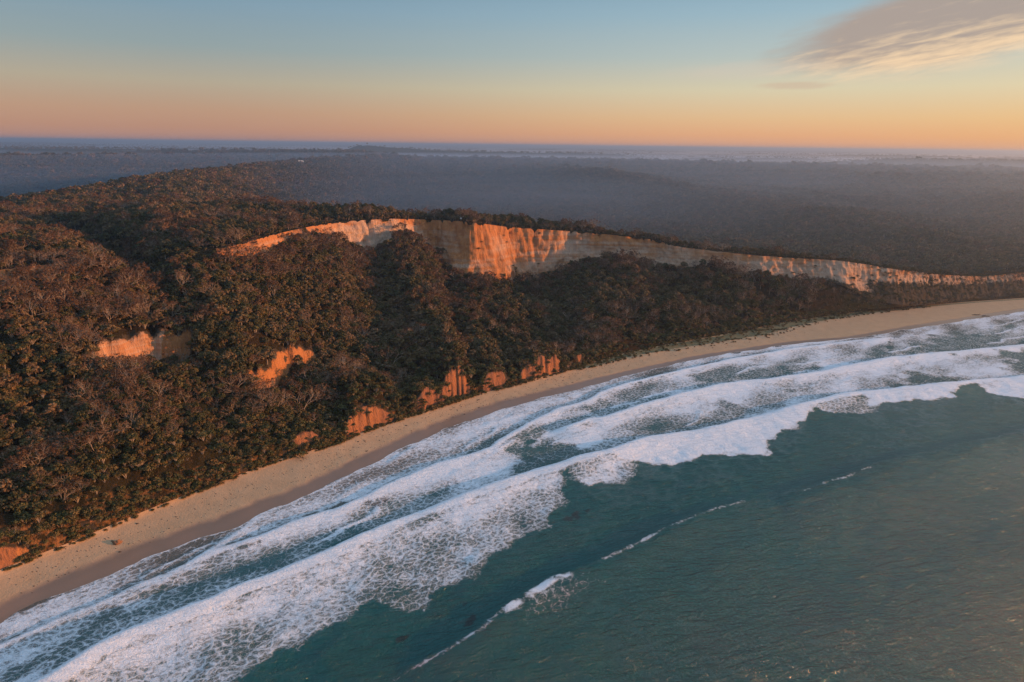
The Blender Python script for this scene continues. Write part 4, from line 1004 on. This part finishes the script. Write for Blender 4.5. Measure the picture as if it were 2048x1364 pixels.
# ------------------------------------------------------------------ small things
def ground_at(x, y):
    i_, j_ = np.unravel_index(np.argmin((X-x)**2+(Y-y)**2), X.shape); return float(Z[i_, j_])
def plain_mat(name, a, b_, sc=3.0, rough=0.85):
    m, t, b = new_mat(name); P = t.new('ShaderNodeTexCoord').outputs['Object']
    t.link(t.mix(t.noise(P, sc, 4, 0.6), (*a, 1), (*b_, 1)), b.inputs['Base Color']); b.inputs['Roughness'].default_value = rough
    bp = t.new('ShaderNodeBump'); bp.inputs['Strength'].default_value = 0.4; t.link(t.noise(P, sc*2, 4), bp.inputs['Height']); t.link(bp.outputs[0], b.inputs['Normal'])
    return m
def boulder(name, r, seed, mat):
    u_, v_ = 22, 13; vs, fs = [], []; rs = np.random.RandomState(seed); off = rs.uniform(0, 50)
    for a in range(v_+1):
        th = math.pi*a/v_
        for b_ in range(u_):
            ph = 2*math.pi*b_/u_; d = np.array([math.sin(th)*math.cos(ph), math.sin(th)*math.sin(ph), math.cos(th)])
            k = 1+0.45*float(fbm(np.array([d[0]*1.3+off]), np.array([d[1]*1.3+d[2]*1.7]), 1.0, 3)[0]); vs.append(d*k*np.array(r))
    for a in range(v_):
        for b_ in range(u_): fs.append((a*u_+b_, (a+1)*u_+b_, (a+1)*u_+(b_+1) % u_, a*u_+(b_+1) % u_))
    return mesh_obj(name, vs, fs, mat, smooth=True)
m_stone = plain_mat('dark_ironstone', (0.16, 0.07, 0.03), (0.27, 0.12, 0.05))
bo = boulder('boulder', (1.1, 0.8, 0.6), 3, m_stone); bo.location = (-100.2, 153.1, ground_at(-100.2, 153.1)+0.2); bo.rotation_euler = (0, 0, 0.7)
tag(bo, 'single brown boulder lying on the bare beach near the left', 'boulder')
m_wood = plain_mat('wet_driftwood', (0.018, 0.013, 0.010), (0.045, 0.034, 0.026))
for (x, y, l, a, lb) in ((293.5, 420.6, 6.5, 0.12, 'longer dark snag sticking out of the far surf, farther from the sea'), (297.5, 417.6, 4.2, -0.35, 'shorter dark snag in the far surf, nearer to the sea')):
    ac = Acc(); n = 6; pts = [np.array([(q/n-0.5)*l, 0.15*math.sin(q*1.3), 0.12+0.28*math.sin(q/n*3.1)]) for q in range(n+1)]
    for q in range(n): tube(ac, pts[q], pts[q+1], 0.34-0.03*q, 0.34-0.03*(q+1), 8)
    for q, dd in ((2, (.5, .7, .8)), (4, (.4, -.6, .9)), (5, (.6, .3, .7))): tube(ac, pts[q], pts[q]+np.array(dd)*0.9, 0.12, 0.05, 5)
    o = ac.build('driftwood', m_wood, True); o.location = (x, y, 0.15); o.rotation_euler = (0, 0, a); tag(o, lb, 'driftwood')
# wrack clumps on the sand
m_weed = plain_mat('dried_weed', (0.035, 0.024, 0.014), (0.09, 0.06, 0.035))
wk = [Acc() for _ in range(1)]; rs_ = np.random.RandomState(5); ac = wk[0]
for _ in range(900):
    k_ = rs_.randint(int(np.argmin(abs(KU-4))), int(np.argmin(abs(KU-21)))); fr_ = abs(rs_.normal(0.30, 0.12)) if rs_.rand() < .7 else rs_.normal(.6, .05)
    o_ = -WD[k_]*min(fr_, .8); x_, y_ = TX[k_]+NX[k_]*o_, TY[k_]+NY[k_]*o_
    z_ = float(np.interp(o_, v_sea, Z[k_, i0:i1])); s__ = rs_.uniform(.05, .17)*(1+1.4*(rs_.rand() < .05)); a_ = rs_.uniform(0, 6.3)
    n = 6; an = np.arange(n)*2*np.pi/n; rr2 = s__*rs_.uniform(.6, 1.3, n)
    ring = np.stack([x_+np.cos(an+a_)*rr2*1.5, y_+np.sin(an+a_)*rr2, np.full(n, z_-0.03)], 1); top = np.array([[x_, y_, z_+0.10+s__*0.3]]*n)
    top = ring*0.45+top*0.55; top[:, 2] = z_+0.06+s__*.3
    ac.add(np.concatenate([ring, top]), [(i, (i+1) % n, n+(i+1) % n, n+i) for i in range(n)]+[(n, n+1, n+2, n+3), (n, n+3, n+4, n+5)], 0.5)
o = ac.build('seaweed', m_weed, True); tag(o, 'scattered dark scraps of seaweed along the sand', 'seaweed', None, 'stuff')
# lookout sign on the cliff top
m_paint = plain_mat('pale_paint', (0.55, 0.52, 0.48), (0.7, 0.68, 0.64)); m_post = plain_mat('grey_post', (0.3, 0.27, 0.24), (0.42, 0.38, 0.34))
def bxa(ac, c, s):
    c = np.array(c, float); s = np.array(s, float)/2; v = np.array([c+s*np.array(k) for k in ((-1, -1, -1), (1, -1, -1), (1, 1, -1), (-1, 1, -1), (-1, -1, 1), (1, -1, 1), (1, 1, 1), (-1, 1, 1))])
    ac.add(v, [(0, 3, 2, 1), (4, 5, 6, 7), (0, 1, 5, 4), (1, 2, 6, 5), (2, 3, 7, 6), (3, 0, 4, 7)], 0.5)
ki_ = int(np.argmin(abs(KU-13.75))); jx = i3+2
e = bpy.data.objects.new('warning_sign', None); COL.objects.link(e); e.location = (X[ki_, jx], Y[ki_, jx], Z[ki_, jx]); tag(e, 'small pale sign on a post at the brink of the high cliff', 'sign')
ac = Acc(); bxa(ac, (0, 0, 0.6), (0.14, 0.14, 2.4)); p_ = ac.build('post', m_post, True); p_.parent = e
ac = Acc(); bxa(ac, (0, -0.10, 1.5), (1.1, 0.05, 0.8)); p_ = ac.build('panel', m_paint, True); p_.parent = e
# far farm houses
m_roof = plain_mat('pale_roof', (0.40, 0.38, 0.37), (0.5, 0.48, 0.46)); m_rroof = plain_mat('red_tile_roof', (0.42, 0.14, 0.09), (0.55, 0.2, 0.13))
m_wall = plain_mat('cream_wall', (0.55, 0.48, 0.4), (0.66, 0.6, 0.52)); m_glass = plain_mat('window_glass', (0.03, 0.035, 0.045), (0.06, 0.07, 0.08), 3, 0.2)
def house(x, y, z, a, sx, sy, rm_, label):
    e = bpy.data.objects.new('farmhouse', None); COL.objects.link(e); e.location = (x, y, z); e.rotation_euler = (0, 0, a); tag(e, label, 'house')
    h = 5.0; ac = Acc(); bxa(ac, (0, 0, h/2-1), (sx, sy, h+2)); o = ac.build('wall', m_wall, True); o.parent = e
    ac = Acc(); o_ = 0.8; v = np.array([(-sx/2-o_, -sy/2-o_, h-.3), (sx/2+o_, -sy/2-o_, h-.3), (sx/2+o_, sy/2+o_, h-.3), (-sx/2-o_, sy/2+o_, h-.3), (-sx/2-o_, 0, h+3.2), (sx/2+o_, 0, h+3.2)])
    ac.add(v, [(0, 1, 5, 4), (2, 3, 4, 5), (0, 3, 2, 1), (0, 4, 3, 3), (1, 2, 5, 5)], 0.5); o = ac.build('roof', rm_, True); o.parent = e
    for q in (-0.3, 0.0, 0.3):
        ac = Acc(); bxa(ac, (q*sx, -sy/2-0.03, 2.4), (1.8, 0.12, 1.5)); w_ = ac.build('window', m_glass, True); w_.parent = e
for (hx, hy), (a_, sx_, sy_, rf_, lb_) in zip(HOUSE_AT, ((0.25, 22, 10, m_roof, 'long pale roofed house in the woods on the right rim'), (-0.2, 14, 9, m_roof, 'smaller pale roofed house beside a long one on the right rim'),
        (0.15, 16, 9, m_rroof, 'red roofed house among trees at the far left'), (0.4, 10, 7, m_wall, 'lone small cream house on the slope of the inland ridge'))):
    house(hx, hy, ground_at(hx, hy)+0.5, a_, sx_*0.8, sy_, rf_, lb_)

# ------------------------------------------------------------------ air
def haze_mat(name, density, col, aniso=0.3):
    m = bpy.data.materials.new(name); m.use_nodes = True; n = NT(m.node_tree); n.n.clear()
    v = n.new('ShaderNodeVolumePrincipled'); v.inputs['Color'].default_value = (*col, 1); v.inputs['Density'].default_value = density
    aniso = 0.68
    v.inputs['Anisotropy'].default_value = aniso
    o = n.new('ShaderNodeOutputMaterial'); n.link(v.outputs[0], o.inputs['Volume']); return m
def box(name, x0, x1, y0, y1, z0, z1, mat):
    v = [(x, y, z) for x in (x0, x1) for y in (y0, y1) for z in (z0, z1)]
    f = [(0, 1, 3, 2), (4, 6, 7, 5), (0, 4, 5, 1), (2, 3, 7, 6), (0, 2, 6, 4), (1, 5, 7, 3)]
    return mesh_obj(name, v, f, mat)
zmin = float(min(Z.min(), -4))-1
hz = box('haze', -42000, 47000, -6000, 42000, zmin, float(max(116, Z.max()+1.5)), haze_mat('haze_air', 0.00018, (0.58, 0.72, 0.92), 0.68))
tag(hz, 'pale even haze in the morning air over land and sea', 'haze', None, 'stuff')

def mist(name, c, r, density, label, col=(0.60, 0.76, 1.0)):
    bm_u, bm_v = 28, 12; v = []; f = []
    for a in range(bm_v+1):
        th = math.pi*a/bm_v
        for b_ in range(bm_u):
            ph = 2*math.pi*b_/bm_u; v.append((math.sin(th)*math.cos(ph)*r[0], math.sin(th)*math.sin(ph)*r[1], math.cos(th)*r[2]))
    for a in range(bm_v):
        for b_ in range(bm_u): f.append((a*bm_u+b_, (a+1)*bm_u+b_, (a+1)*bm_u+(b_+1) % bm_u, a*bm_u+(b_+1) % bm_u))
    o = mesh_obj(name, v, f, haze_mat(name+'_air', density, col), smooth=True); o.location = c[:3]; o.rotation_euler = (0, 0, c[3])
    tag(o, label, name, None, 'stuff'); return o
mist('mist', (500, 1650, 0, 0.0), (2600, 1250, 85), 0.0006, 'thin blue mist spread over the whole wooded valley', (0.52, 0.72, 1.0))
def soft_mist(c, r, density, label, n=4):
    for q in range(n):
        k = 1-0.17*q; kz = 1-0.13*q
        mist('mist', (c[0]+0.10*r[0]*math.sin(2.1*q), c[1]+0.14*r[1]*math.cos(1.7*q), c[2], c[3]+0.1*q), (r[0]*k, r[1]*k, r[2]*kz), density/n, label)
soft_mist((-10, 900, 8, 0.30), (560, 330, 52), 0.0011, 'blue mist lying in the valley behind the cliff')
soft_mist((-820, 1120, 8, 0.1), (600, 420, 48), 0.0015, 'blue mist in the hollow at the far left')
soft_mist((700, 1300, 10, -0.3), (900, 420, 46), 0.0009, 'thin mist over the right part of the valley', 3)
def bank(x0, x1, y0, y1, z1, dens, label):
    o = box('fog_bank', x0, x1, y0, y1, 0.5, z1, haze_mat('fog_air', dens, (0.86, 0.88, 1.0))); tag(o, label, 'fog', None, 'stuff')
for q_, (z_, d_) in enumerate(((40, .0006), (45, .0006), (50, .0005))): bank(-5200-q_*90, 5200+q_*90, 2950+q_*60, 5200+q_*70, z_, d_, 'low fog bank just beyond the wooded rim')
bank(-12000, 12500, 5600, 12000, 52, 0.0007, 'low fog bank between the far tree lines')
